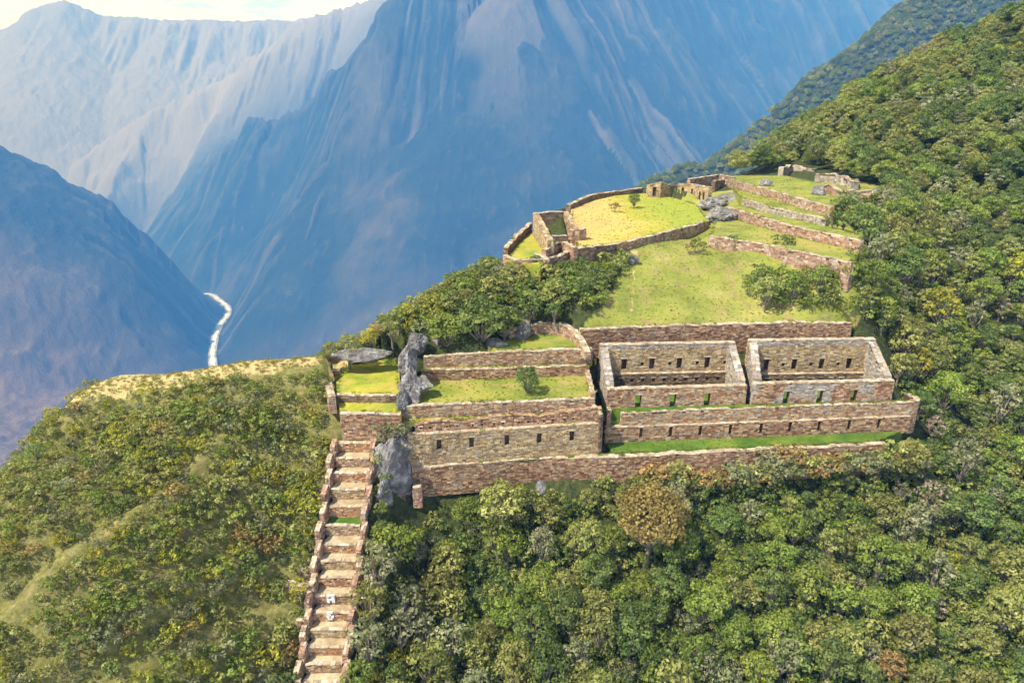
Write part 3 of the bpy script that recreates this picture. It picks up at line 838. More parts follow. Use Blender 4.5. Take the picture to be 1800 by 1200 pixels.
# face looking left: back -> front
stone_wall('side_wall', [HL1, HL0], -1.5, [2.8, 1.6], 0.9, 'tan', parent=hroot, size=1.3, cap='tan')
stone_wall('back_wall', [(HL1[0] + 0.2, HL1[1] - .3), (HR1[0], HR1[1])], -1, [2.8, 2.9], 0.8, 'dark', parent=hroot, size=1.3)  # darker than the side walls: shade on this face put into the palette
stone_wall('side_wall', [(HR1[0], HR1[1] + 0.3), (HR0[0], HR0[1] + .2)], -1, [2.9, 1.7], 0.8, 'tan', parent=hroot, size=1.3, flip=False, cap='tan')
fr0 = g(1006, 424); fr1 = g(1030, 421)
stone_wall('front_wall', [fr0, fr1], -0.6, 1.7, 1.0, 'pink', parent=hroot, size=1.3)
fl0 = g(970, 427); fl1 = g(997, 424)
stone_wall('front_wall', [fl0, fl1], -0.8, [1.1, 0.9], 0.8, 'mix', parent=hroot, size=1.3)
# low compartments below the hall
def cell(pts, z0, h, lab, pal='pink', size=1.2, rough=.3, thick=.7):
    q = L2(pts, z0)
    stone_wall('ruined_wall', [xy(k) for k in q], z0 - 1.8, [z0 + h + rng.uniform(-.15, .25) for _ in q], thick, pal, label=lab, cat='stone wall', size=size, rough=rough, wavy=.25)
zq = zP - 1.2
cell([(960, 452), (985, 436), (1008, 447)], zP - .6, 1.1, 'zigzag ruined wall just below the front of the hall')
cell([(955, 466), (985, 461), (1010, 451)], zP - 1.6, 1.0, 'ruined wall below the zigzag wall of the hall', 'mix')
cell([(938, 456), (958, 469)], zP - 1.6, 1.1, 'short cross wall between the left compartments')
cell([(884, 461), (905, 472), (930, 473), (957, 470)], zq - .7, 1.2, 'low ruined wall enclosing the left-most hilltop compartment')
cell([(878, 476), (905, 484), (945, 484)], zq - 1.9, 1.0, 'lowest ruined wall just above the scrub on the crest', 'red')
cell([(893, 445), (912, 424), (935, 404)], zP - .9, .9, 'ruined wall climbing the skyline left of the hall', 'dark')
terrace('grass_terrace', L2([(890, 458), (950, 466), (966, 440), (938, 405), (912, 427)], zP - 1.0), m_yellow, 'yellow grass left of the hall', skirt=3)
# far buildings along the back of the plaza
def gable(name, pts, z0, hs, lab, ops=None, pal='tan', thick=.8, size=1.5):
    q = L2(pts, z0)
    stone_wall(name, [xy(k) for k in q], z0 - .8, [z0 + h for h in hs], thick, pal, ops, 0.5 if ops else 0, label=lab, cat='stone wall', size=size, wavy=.15)
def lenseg(pts, z0, i):
    a, b_ = PZ(*pts[i], z0), PZ(*pts[i + 1], z0); return math.hypot(a[0] - b_[0], a[1] - b_[1])
g1 = [(1136, 346), (1160, 348), (1176, 346), (1190, 344)]
gable('gabled_ruin', g1, zP, (2.6, 3.4, 2.6, 2.2), 'gabled stone ruin at the far left corner of the plaza',
      {0: [(lenseg(g1, zP, 0) * .45, lenseg(g1, zP, 0) * .7, zP + .3, zP + 2.3)]})
g2 = [(1190, 347), (1212, 351), (1226, 355), (1243, 360)]
gable('gabled_ruin', g2, zP, (3.0, 3.3, 3.4, 3.6), 'stone ruin with dark niches at the far right corner of the plaza',
      {0: [(1.2, 2.0, zP + 1.1, zP + 2.3)], 1: [(.3, 1.1, zP + .8, zP + 2.4)], 2: [(.3, 1.0, zP + .6, zP + 2.3), (2.0, 2.6, zP + .6, zP + 2.3)]})
g3 = [(1212, 336), (1240, 333), (1262, 331), (1290, 333)]
gable('stone_wall', g3, zP + 1.5, (2.6, 2.8, 3.0, 2.6), 'rear stone wall on the skyline behind the niched ruin', None, 'pink')
g4 = [(1255, 346), (1272, 341)]
gable('stone_wall', g4, zP + .5, (3.4, 3.2), 'dark cross wall between the niched ruin and the terraces', None, 'dark')
rock('rubble', PZ(1277, 350, zP + .6), (3.6, 3.4, 1.0), 'pale rubble slope between the niched ruin and the terraces', 20)
rock('rubble', PZ(1252, 362, zP + .2), (3.2, 2.6, 1.6), 'jumbled pale boulders at the right corner of the plaza', 21)
rock('rubble', PZ(1268, 381, zP + .3), (2.6, 3.2, 1.9), 'tan rocky mound at the left end of the second terrace', 22)
# side terraces on the right
def side_terr(top, z, h, lab, pal='mix', gmat=None, nxt=None, glab=None, r=0.15):
    if gmat is m_green: gmat = m_green2
    q = L2(top, z)
    stone_wall('retaining_wall', [xy(k) for k in q], z - h, z + .1, 0.8, pal, back=False, label=lab, cat='retaining wall', size=1.25, rough=r, wavy=.15)
    if nxt:
        back_ = L2(nxt, z)
        terrace('grass_terrace', [(k[0] - .0, k[1] + .3, z) for k in q] + [(k[0], k[1] + .3, z) for k in reversed(back_)], gmat or m_lawn, glab, skirt=1.6)
z4, z3, z2, z1 = -21.9, -20.45, -19.4, -18.0
side_terr([(1247, 416), (1290, 422), (1340, 430), (1385, 440), (1445, 452), (1496, 463)], z4, 4.0, 'lowest side terrace wall with two bushes growing against it', 'pink', None,
          [(1262, 376), (1300, 388), (1385, 413), (1515, 443)], 'green grass above the lowest side terrace wall')
side_terr([(1275, 364), (1307, 374), (1385, 397), (1450, 411), (1512, 425)], z3, 2.2, 'largest side terrace wall with a rounded right end', 'pink', m_green,
          [(1300, 361), (1346, 373), (1451, 397), (1520, 415)], 'grass above the largest side terrace wall')
side_terr([(1306, 351), (1346, 363), (1400, 375), (1451, 386)], z2, 1.9, 'third side terrace wall, shorter and paler', 'grey', m_green,
          [(1288, 331), (1342, 345), (1400, 361), (1459, 376)], 'grass above the third side terrace wall')
side_terr([(1280, 316), (1342, 332), (1400, 349), (1459, 365)], z1, 2.3, 'highest long side terrace wall near the tall ruins', 'pink', m_green,
          [(1290, 309), (1380, 309), (1460, 325), (1500, 350)], 'bright grass below the upper rubble walls')
def rub(pts, z, h, lab, pal='grey'):
    q = L2(pts, z)
    stone_wall('ruined_wall', [xy(k) for k in q], z - 1.5, [z + h + rng.uniform(-.3, .4) for _ in q], 1.1, pal, label=lab, cat='stone wall', size=1.7, rough=.4, wavy=.6)
zr = z1 + .1
rub([(1376, 308), (1392, 303), (1430, 307)], zr, 1.4, 'broken pale wall at the top of the side terraces', 'grey')
rub([(1432, 318), (1470, 321), (1500, 328)], zr, 1.1, 'broken wall with boulders near the forest edge', 'grey')
rub([(1445, 338), (1480, 345), (1530, 348)], zr, 1.0, 'long low broken wall running into the forest edge', 'pink')

rk = random.Random(5)
for k_, (u_, v_) in enumerate([(1395, 301), (1418, 304), (1470, 312), (1484, 316), (1502, 324), (1440, 340), (1500, 346), (1522, 342), (1545, 345), (1350, 325)]):
    q = PZ(u_, v_, z1 + .2); w_ = rk.uniform(.8, 1.5)
    rock('boulder', q, (w_, w_ * .8, w_ * .7), '%s fallen boulder among the rubble above the highest side terrace, counted from the left' % ('first second third fourth fifth sixth seventh eighth ninth tenth'.split()[k_]), 50 + k_, k_)['group'] = 'fallen boulders above the side terraces'

# ================================================================== TERRAIN (near)
def tps_fit(pts):
    P = np.array(pts, float); n = len(P)
    X = P[:, :2] / 50.0; z = P[:, 2]
    D = np.sqrt(((X[:, None] - X[None]) ** 2).sum(-1))
    K = np.where(D > 0, D * D * np.log(D + 1e-12), 0) + np.eye(n) * 0.002
    A_ = np.zeros((n + 3, n + 3)); A_[:n, :n] = K; A_[:n, n] = 1; A_[:n, n + 1:] = X; A_[n, :n] = 1; A_[n + 1:, :n] = X.T
    w = np.linalg.solve(A_, np.concatenate([z, np.zeros(3)]))
    def f(x, y):
        x = np.asarray(x, float) / 50.0; y = np.asarray(y, float) / 50.0
        s = w[n] + w[n + 1] * x + w[n + 2] * y
        for i in range(n):
            r2 = (x - X[i, 0]) ** 2 + (y - X[i, 1]) ** 2
            s = s + w[i] * 0.5 * r2 * np.log(r2 + 1e-12)
        return s
    return f
cpn = []
def cpt(u, v, Y, dz=0):
    p = PY(u, v, Y); cpn.append((p[0], p[1], p[2] + dz)); return p
def cz(u, v, z, dz=0):
    p = PZ(u, v, z); cpn.append((p[0], p[1], p[2] + dz)); return p
crestL = [cpt(*q) for q in [(145, 684, 75), (300, 657, 76), (430, 637, 78), (560, 622, 80.5), (630, 600, 84.5), (690, 560, 88), (780, 520, 93), (880, 465, 99)]]
crestP = [(q[0], q[1], -22.8) for q in L2([(937, 402), (1000, 366), (1060, 346), (1132, 337)], -22.3)]
crestR = [cpt(*q) for q in [(1210, 322, 172), (1300, 312, 178), (1400, 262, 186), (1480, 212, 192), (1560, 157, 197), (1700, 88, 207), (1800, 44, 214), (2000, -60, 225)]]
cpn += crestP
for q in crestL + crestP:
    cpn.append((q[0] - 1, q[1] + 8, q[2] - 5)); cpn.append((q[0] - 4, q[1] + 28, q[2] - 28))
for q in crestR:
    cpn.append((q[0] - 3, q[1] + 22, q[2] - 10)); cpn.append((q[0] - 8, q[1] + 60, q[2] - 50))
for q in [(70, 765, 68), (0, 842, 61), (-120, 960, 53)]:
    p = cpt(*q); cpn.append((p[0] - 7, p[1] + 8, p[2] - 9)); cpn.append((p[0] - 22, p[1] + 28, p[2] - 42))
for q in [(0, 1000, 51), (0, 1200, 43.5), (-200, 1200, 44), (300, 1200, 47.5), (300, 1000, 55.5), (300, 900, 60), (150, 800, 66.5), (300, 770, 67.5), (450, 790, 69),
          (450, 950, 62), (450, 1200, 51.5), (300, 1400, 42), (700, 1400, 45), (0, 1400, 38)]:
    cpt(*q)
for v, Y, z in stair[::3]:
    for uu in (railL(v) - 28, railR(v) + 28):
        p = PY(uu, v, Y); cpn.append((p[0], p[1], z - 1.0))
for q in [(700, 1000, 62), (740, 1200, 52.5), (1000, 1000, 62.5), (1000, 1200, 53), (1300, 1000, 64.5), (1300, 1200, 54), (1600, 1000, 66), (1600, 1200, 54.5), (1800, 1000, 66.5),
          (1800, 1200, 55), (1300, 1400, 46), (1800, 1400, 47), (2100, 1100, 60), (1700, 880, 74), (2100, 900, 74)]:
    cpt(*q, dz=-3.4)
for q in [(1800, 780, 82), (1800, 600, 97), (1800, 400, 122), (1800, 220, 155), (1800, 110, 190), (2100, 400, 118), (2100, 100, 170), (1640, 720, 85), (1630, 560, 97), (1620, 440, 113),
          (1640, 330, 140), (1600, 230, 168), (1450, 270, 172)]:
    cpt(*q, dz=-2.4)
for p in A: cpn.append((p[0], p[1] - 0.8, zA0 - 0.9 - 0.03 * max(0, p[0])))
for p in W1_pts if 'W1_pts' in globals() else L2([(1021, 580), (1200, 572), (1400, 567), (1498, 568)], zM): cpn.append((p[0], p[1] + 0.8, zM + 0.02))
for q in [(1100, 500, 97), (1250, 500, 98), (1400, 500, 96), (1250, 440, 111), (1020, 540, 89.5), (1000, 560, 87.5), (900, 565, 88), (1000, 480, 100), (800, 590, 85.5), (700, 592, 84),
          (1500, 525, 91), (1560, 500, 99), (1550, 420, 115), (1540, 370, 124), (1580, 620, 92)]:
    cpt(*q)
for u, v, z in [(1080, 440, -23.0), (1160, 421, -22.9), (1246, 398, -22.8), (1247, 429, -23.25), (1300, 437, -23.25), (1385, 454, -23.3), (1440, 465, -23.3), (1496, 476, -23.3),
                (1262, 376, -22.3), (1515, 443, -22.3), (1451, 397, -20.8), (1459, 376, -19.8), (1380, 309, -18.5), (1500, 335, -18.3), (1460, 312, -17.8), (1400, 300, -17.4),
                (1100, 390, -22.6), (1200, 370, -22.6)]:
    cz(u, v, z)
for p, z in ((D0[0], zC), (E0[0], zD), (U[0], zU), (LT[1], zL1), (LC[0], zL2)): cpn.append((p[0], p[1], z - 0.6))
tpsf = tps_fit(cpn)

def in_poly(px, py, poly):
    r = np.zeros(px.shape, bool); n = len(poly); j = n - 1
    for i in range(n):
        xi, yi = poly[i][:2]; xj, yj = poly[j][:2]
        c = ((yi > py) != (yj > py)) & (px < (xj - xi) * (py - yi) / (yj - yi + 1e-12) + xi)
        r ^= c; j = i
    return r
def dist_poly(px, py, poly, closed=True):
    d = np.full(px.shape, 1e9); n = len(poly)
    for i in range(n if closed else n - 1):
        ax, ay = poly[i][:2]; bx, by = poly[(i + 1) % n][:2]
        L_ = (bx - ax) ** 2 + (by - ay) ** 2 + 1e-9
        tt = np.clip(((px - ax) * (bx - ax) + (py - ay) * (by - ay)) / L_, 0, 1)
        d = np.minimum(d, np.hypot(px - ax - tt * (bx - ax), py - ay - tt * (by - ay)))
    return d
STAMP = [(pl, z, 0.9) for pl, z in LAWNS]
STAMP.append(([xy(Rm1f[0]), xy(Rm2f[1]), (W1[-1][0] + 0.3, W1[-1][1]), (W1[2][0], W1[2][1]), (W1[1][0], W1[1][1]), (W1[0][0] - .3, W1[0][1]), ], zM - 5, 0.35))
for i in range(len(stair) - 1):
    v, Y, z = stair[i]; v2, Y2, z2_ = stair[i + 1]
    a = PY(railL(v), v, Y); e = PY(railR(v), v, Y); a2 = PY(railL(v2), v2, Y2); e2 = PY(railR(v2), v2, Y2)
    STAMP.append(([xy(a), xy(e), xy(e2), xy(a2)], z2_ - 0.2, 0.6))
TRAILW = []
for tr in ([(385, 805, 68), (375, 812, 67.2), (250, 920, 58.8), (130, 1010, 53), (20, 1110, 47.5)], [(440, 1050, 56.5), (330, 1120, 50.5), (200, 1200, 45.5), (120, 1260, 43)], [(510, 1005, 58.5), (400, 1085, 53.5)]):
    TRAILW.append([xy(PY(*q_)) for q_ in tr])
def ground(x, y, stamped=True):
    z = tpsf(x, y)
    for tr in TRAILW:
        d_ = dist_poly(x, y, tr, False) + 0.5 * fbm(x / 3, y / 3, 2, 44); d2_ = dist_poly(x + 1.3, y - 1.0, tr, False)
        z = z - 0.7 * np.exp(-(d2_ / 0.8) ** 2) + 0.25 * np.exp(-(d_ / 0.8) ** 2)
    z = z + 0.35 * fbm(x / 6, y / 6, 3, 5) + 0.12 * fbm(x / 1.5, y / 1.5, 2, 9)
    if stamped:
        for pl, zz, dil in STAMP:
            m = in_poly(x, y, pl) | (dist_poly(x, y, pl) < dil)
            z = np.where(m, np.minimum(z, zz - 0.3), z)
    return z
def grid_mesh(name, xs, ys, zf, mat, smooth=True):
    X, Y = np.meshgrid(xs, ys); Z = zf(X, Y)
    return X, Y, Z, raw_mesh(name, np.stack([X, Y, Z], -1).reshape(-1, 3), quads(len(ys), len(xs)), mat, smooth)
def quads(nv, nu):
    i = np.arange(nv * nu).reshape(nv, nu)
    return np.stack([i[:-1, :-1], i[:-1, 1:], i[1:, 1:], i[1:, :-1]], -1).reshape(-1, 4)
def raw_mesh(name, V, F, mat, smooth=False, tone=None):
    me = bpy.data.meshes.new(name)
    V = np.asarray(V, np.float32); F = np.asarray(F, np.int32); k = F.shape[1]
    me.vertices.add(len(V)); me.vertices.foreach_set('co', V.ravel())
    me.loops.add(F.size); me.loops.foreach_set('vertex_index', F.ravel())
    me.polygons.add(len(F)); me.polygons.foreach_set('loop_start', np.arange(0, F.size, k, dtype=np.int32))
    try: me.polygons.foreach_set('loop_total', np.full(len(F), k, np.int32))
    except Exception: pass
    me.materials.append(mat)
    if smooth: me.polygons.foreach_set('use_smooth', np.ones(len(F), bool))
    if tone is not None:
        a = me.attributes.new('tone', 'FLOAT', 'FACE'); a.data.foreach_set('value', np.asarray(tone, np.float32))
    me.update(calc_edges=True); me.validate()
    return me
xs = np.arange(-85, 190, 0.6); ys = np.arange(34, 290, 0.6)
X, Y, Z, me = grid_mesh('hillside', xs, ys, ground, m_terr)
hill = link(bpy.data.objects.new('hillside', me)); tag(hill, 'forested ridge that carries the ruins', None, None, 'structure')
# masks by zone, looked up along the ground
PU, PV = proj(X, Y, Z)
MEADOW = [(1005, 580), (1505, 570), (1530, 520), (1500, 470), (1385, 450), (1247, 425), (1262, 376), (1085, 420), (1100, 452), (1085, 490), (1060, 540)]
TERRG = [(1130, 340), (1280, 300), (1400, 296), (1560, 330), (1480, 380), (1530, 440), (1500, 480), (1240, 430)]
def softpoly(U_, V_, poly, w):
    d = dist_poly(U_, V_, poly); ins = in_poly(U_, V_, poly)
    return np.clip(0.5 + np.where(ins, d, -d) / (2 * w), 0, 1)
near = (Y < 150)
mR = np.maximum(softpoly(PU, PV, MEADOW, 14), softpoly(PU, PV, TERRG, 8)) * near
HALLG = [(860, 480), (880, 440), (935, 400), (1010, 435), (1120, 440), (1100, 460), (1000, 480), (920, 492)]
cl = [(q[0], q[1]) for q in crestL[:5]]
dcr = dist_poly(X, Y, cl, False)
ylin = np.interp(X, [q[0] for q in cl], [q[1] for q in cl])
mG = np.clip(1.15 - dcr / np.interp(X, [-50, -30, -15], [4.6, 3.6, 2.4]), 0, 1) * (X < crestL[3][0] + 3)
mG = np.maximum(mG, softpoly(PU, PV, HALLG, 8) * near * 0.85)
# slanting animal trails and gullies on the left slope
for tr in TRAILW:
    dw = dist_poly(X, Y, tr, False) + 0.6 * fbm(X / 3, Y / 3, 2, 44)
    mG = np.maximum(mG, np.clip(1.0 - dw / 0.8, 0, 1) * (X < 0) * 0.42)
PATHM = [(1118, 440), (1113, 500), (1110, 568)]
mG = np.maximum(mG, 0.5 * np.clip(1.5 - dist_poly(PU, PV, PATHM, False) / 5, 0, 1) * near * (PU > 1000))
SH = [(-400, 500), (560, 560), (620, 600), (600, 740), (540, 960), (500, 1300), (-400, 1500)]
mB = softpoly(PU, PV, SH, 15)
ca = me.attributes.new('mask', 'FLOAT_COLOR', 'POINT')
ca.data.foreach_set('color', np.stack([mR, mG, mB, np.ones_like(mR)], -1).astype(np.float32).ravel())

# ================================================================== VEGETATION
def unit(n): 
    v = nr.normal(size=(n, 3)); return v / np.linalg.norm(v, axis=1)[:, None]
def leaf_cloud(centers, radii, tones, per, size, squash=0.8):
    Vs = []; Ts = []
    for c, r, tn in zip(centers, radii, tones):
        n = int(per * r * r)
        d = unit(n); d[:, 2] = np.where(d[:, 2] < -0.25, -d[:, 2] * 0.6, d[:, 2]); 
        rr = r * (0.72 + 0.33 * nr.rand(n)) 
        p = np.array(c) + d * rr[:, None] * np.array([1, 1, squash])
        nm = d + 0.5 * unit(n); nm /= np.linalg.norm(nm, axis=1)[:, None]
        a = np.cross(nm, unit(n)); a /= np.linalg.norm(a, axis=1)[:, None] + 1e-9
        b_ = np.cross(nm, a)
        s = size * (0.6 + 0.9 * nr.rand(n))[:, None]
        a = a * s; b_ = b_ * s * 0.62
        Vs.append(np.stack([p - a, p - b_, p + a, p + b_], 1))
        Ts.append(np.clip(tn + nr.normal(0, 0.13, n), 0, 1))
    V = np.concatenate(Vs).reshape(-1, 3); T_ = np.concatenate(Ts)
    return V, np.arange(len(V)).reshape(-1, 4), T_
def tube(mb, p0, p1, r0, r1, k=6):
    p0, p1 = Vector(p0), Vector(p1); ax = (p1 - p0).normalized()
    a = ax.orthogonal().normalized(); b_ = ax.cross(a)
    o = len(mb[0])
    for p, r in ((p0, r0), (p1, r1)):
        for i in range(k):
            th = 2 * math.pi * i / k
            mb[0].append(tuple(p + a * r * math.cos(th) + b_ * r * math.sin(th)))
    for i in range(k):
        j = (i + 1) % k; mb[1].append((o + i, o + j, o + k + j, o + k + i))
def make_tree(name, R_, H, mat, nclump=16, squash=0.75, per=95, leaf=0.155, trunk_h=0.16, lean=0.3, crown_name='crown'):
    """returns (crown mesh, trunk mesh)"""
    centers, radii, tones = [], [], []
    nclump = int(nclump * 1.7)
    ch = H * (1 - trunk_h); cz_ = H * trunk_h + ch * 0.5
    lx, ly = rng.uniform(-lean, lean), rng.uniform(-lean, lean)
    for i in range(nclump):
        th = i * 2.4 + rng.uniform(-.3, .3); k = (i + 0.5) / nclump
        zz = 1 - 1.5 * k; rr = math.sqrt(max(0, 1 - zz * zz)) * rng.uniform(0.6, 0.98)
        centers.append((lx + R_ * 0.78 * rr * math.cos(th), ly + R_ * 0.78 * rr * math.sin(th), cz_ + ch * 0.36 * zz + rng.uniform(-.2, .3)))
        radii.append(R_ * rng.uniform(0.18, 0.36)); tones.append(rng.uniform(0.25, 0.8))
    V, F, T_ = leaf_cloud(centers, radii, tones, per * 1.0, leaf, squash)
    cm = raw_mesh(name + '_' + crown_name, V, F, mat, tone=T_)
    mb = ([], [])
    top = Vector((lx * .6, ly * .6, H * trunk_h)); r0 = 0.035 * H
    tube(mb, (0, 0, -1.2), tuple(top), r0 * 1.3, r0 * 0.8, 7)
    for c in centers[::2]:
        mid = (top + Vector(c)) / 2 + Vector((rng.uniform(-.2, .2), rng.uniform(-.2, .2), -0.15))
        tube(mb, tuple(top), tuple(mid), r0 * .6, r0 * .38, 5); tube(mb, tuple(mid), c, r0 * .38, r0 * .1, 4)
    tm = raw_mesh(name + '_trunk', mb[0], mb[1], m_bark)
    return cm, tm
PROT = {}
for kind, spec in {
    'dark':   [(3.0, 6.5, 18), (2.4, 5.5, 14)],
    'green':  [(2.8, 6.0, 16), (2.2, 5.0, 13)],
    'olive':  [(2.6, 6.0, 16), (2.1, 5.5, 12)],
    'pale':   [(2.3, 6.5, 11), (2.0, 5.5, 10)],
    'yellow': [(2.2, 5.0, 13)],
    'brown':  [(2.6, 5.2, 16)],
    'twig':   [(2.2, 5.6, 9)],
}.items():
    PROT[kind] = [make_tree(kind, r, h, LM[kind], n, per=(95 if kind not in ('pale', 'twig') else 75)) for r, h, n in spec]
BUSH = {}
for kind in ('dark', 'green', 'olive', 'pale', 'yellow', 'brown'):
    BUSH[kind] = [make_tree(kind + '_bush', 1.15, 1.7, LM[kind], 8, 0.8, 190, 0.105, 0.12, 0.2, 'foliage') for _ in range(2 if kind in ('olive', 'green') else 1)]

LM['russet'] = leaf_mat("autumn_brown_leaves", (0.13, 0.105, 0.03), (0.31, 0.23, 0.07), (0.46, 0.36, 0.12), .005, .05)
PROT['russet'] = [make_tree('russet', 4.4, 8.2, LM['russet'], 34, squash=.8, per=70, leaf=.15)]
COLW = {'dark': 'dark green', 'green': 'fresh green', 'olive': 'olive green', 'pale': 'greyish', 'yellow': 'yellow-green', 'brown': 'russet brown', 'twig': 'bare twiggy'}
MAST = {}
def plant(kind, x, y, s, label, group, bush=False, z=None, var=None, name=None, sz=None, cat=None):
    pro = (BUSH if bush else PROT)[kind]
    k = var if var is not None else rng.randrange(len(pro))
    cm, tm = pro[k]
    nm = name or ('bush' if bush else ('bare_tree' if kind == 'twig' else 'tree'))
    if z is None: z = float(ground(np.array([x]), np.array([y]), False)[0])
    e = empty(nm, (x, y, z), rng.uniform(0, 6.28)); e.scale = (s, s, sz or s * rng.uniform(0.9, 1.15))
    link(bpy.data.objects.new('foliage' if bush else 'crown', cm), e)
    link(bpy.data.objects.new('stem' if bush else 'trunk', tm), e)
    return tag(e, label, cat or ('bush' if bush else 'tree'), group)

def jitter_grid(x0, x1, y0, y1, sp):
    gx, gy = np.meshgrid(np.arange(x0, x1, sp), np.arange(y0, y1, sp))
    gx = gx + nr.uniform(-.42, .42, gx.shape) * sp; gy = gy + nr.uniform(-.42, .42, gy.shape) * sp
    return gx.ravel(), gy.ravel()
def clear_of(x, y, m):
    ok = np.ones(x.shape, bool)
    for pl, zz, dil in STAMP: ok &= ~(in_poly(x, y, pl) | (dist_poly(x, y, pl) < m))
    return ok
# where the ruins are seen (ground positions projected): nothing tall grows here
RUIN = [(566, 640), (640, 625), (690, 598), (760, 588), (830, 606), (900, 575), (1000, 570), (1060, 500), (1105, 450), (1005, 470), (870, 490), (880, 430), (940, 380), (1000, 350), (1130, 325), (1280, 298),
        (1400, 285), (1560, 320), (1480, 380), (1540, 440), (1420, 480), (1390, 540), (1510, 560), (1570, 590), (1590, 700), (1620, 775), (1330, 850), (1000, 872), (750, 905), (655, 960), (640, 1040), (615, 1200), (612, 1300), (515, 1300), (520, 1100), (560, 950), (585, 780)]
FORB = [(600, 1400), (622, 1200), (645, 1040), (650, 950), (735, 915), (760, 890), (1000, 866), (1250, 835), (1480, 812), (1625, 770), (1585, 700), (1558, 590), (1508, 566), (1400, 556), (1330, 520), (1420, 490), (1530, 470),
        (1545, 430), (1480, 390), (1500, 365), (1570, 330), (1500, 305), (1400, 285), (1290, 300), (1280, 285), (1400, 190), (1600, 60), (1900, -250), (2500, -600), (2500, 1600), (600, 1500)]
gx, gy = jitter_grid(-15, 175, 38, 235, 3.05)
gz = ground(gx, gy, False); pu, pv = proj(gx, gy, gz + 2)
dist_ = np.hypot(gx, gy)
keep = in_poly(pu, pv, FORB) & clear_of(gx, gy, 1.7) & (pu < 2300) & (pv < 1420) & (pv > -200)
# thin out with distance: bigger spacing for far ones
keep &= (nr.rand(len(gx)) < np.where(dist_ < 110, 0.93, 0.75))
gx, gy, gz, pu, pv, dist_ = [q[keep] for q in (gx, gy, gz, pu, pv, dist_)]
order = np.argsort(np.hypot(dist_, gz))
kinds_f = ['dark'] * 19 + ['green'] * 22 + ['olive'] * 34 + ['pale'] * 19 + ['yellow'] * 3 + ['brown'] * 1 + ['twig'] * 3
WOOD = []    # (x, y, z, scale, kind index)
n_ind = 0
def zone_of(u, v, x, y):
    if v > 835 and u < 1560:
        w = 'just under the lowest wall' if v < 950 else ('midway down' if v < 1075 else 'low down')
        c_ = 'beside the stairway' if u < 760 else ('below the five niches' if u < 1000 else ('below the left room' if u < 1250 else ('below the right room' if u < 1430 else 'below the rounded wall end')))
        return w + ' ' + c_, 'trees below the lowest retaining wall'
    if v > 600: return ('near the right edge, ' if u > 1700 else 'close to the ruins, ') + ('level with the rooms' if v < 720 else ('level with the niche walls' if v < 850 else ('low on the right flank' if v < 1020 else 'in the lower right corner'))), 'trees on the lower right flank'
    if y < 135: return ('near the right edge beside' if u > 1700 else 'just right of') + (' the meadow scrub' if v > 490 else ' the side terraces'), 'trees right of the side terraces'
    return 'high on the right-hand ridge', 'trees high on the right-hand ridge'
def size_w(s): return 'small ' if s < 0.75 else ('large ' if s > 1.0 else '')
for i in order:
    x, y, z, u, v = gx[i], gy[i], gz[i], pu[i], pv[i]
    nval = mnoise.noise((x / 14, y / 14, 0))
    kd = rng.choice(kinds_f)
    if nval > 0.25 and rng.random() < .5: kd = 'olive'
    if nval < -0.25 and rng.random() < .5: kd = 'green'
    if y > 140 and rng.random() < 0.6: kd = 'olive' if rng.random() < .6 else 'dark'
    s = rng.uniform(0.6, 1.15)
    if v > 835 and v < 890: s *= 0.6
    if n_ind < 265 and u < 1830 and v < 1240:
        n_ind += 1
        a_, g_ = zone_of(u, v, x, y)
        plant(kd, x, y, s, '%s%s tree %s' % (size_w(s), COLW[kd], a_), g_, z=z)
    else: WOOD.append((x, y, z, s * (1.0 if y < 140 else 1.1), kd))
# crest trees between the curved wall and the hilltop
crest_sp = [
 ('green', 790, 600, 85, .95), ('dark', 845, 600, 85.5, 1.15), ('dark', 885, 585, 86.5, .95), ('olive', 815, 570, 89, .95), ('olive', 865, 560, 91, 1.0), ('yellow', 760, 565, 89, .75),
 ('dark', 930, 555, 89, .9), ('olive', 975, 552, 90, .85), ('dark', 1015, 545, 91, .8), ('green', 1055, 545, 91, .5), ('dark', 1005, 515, 95, .8), ('olive', 955, 520, 95, .8), ('dark', 1045, 510, 96, .75),
 ('olive', 905, 525, 94, .8), ('green', 1062, 490, 99, .55), ('dark', 1020, 485, 99, .6), ('yellow', 720, 575, 87.5, .7), ('olive', 690, 600, 84.5, .6), ('yellow', 650, 605, 84, .6), ('olive', 612, 614, 83, .65),
 ('dark', 700, 575, 87, .55), ('brown', 660, 590, 86, .4), ('olive', 800, 530, 93, .6), ('yellow', 835, 510, 95, .6), ('olive', 770, 545, 91, .65), ('olive', 580, 620, 82, .55), ('green', 870, 480, 98, .4), ('dark', 940, 495, 97, .55), ('olive', 980, 490, 98, .5), ('dark', 975, 575, 88.3, .5), ('green', 900, 500, 96.5, .55)]
for kd, u, v, Y_, s in crest_sp:
    p = PY(u, v, Y_)
    z_ = float(ground(np.array([p[0]]), np.array([p[1]]), False)[0])
    plant(kd, p[0], p[1], s * 1.18, '%s tree on the crest between the curved wall and the hilltop' % COLW[kd], 'trees on the crest below the hilltop ruins', z=z_ - 2.3 * s, sz=s * 1.05)
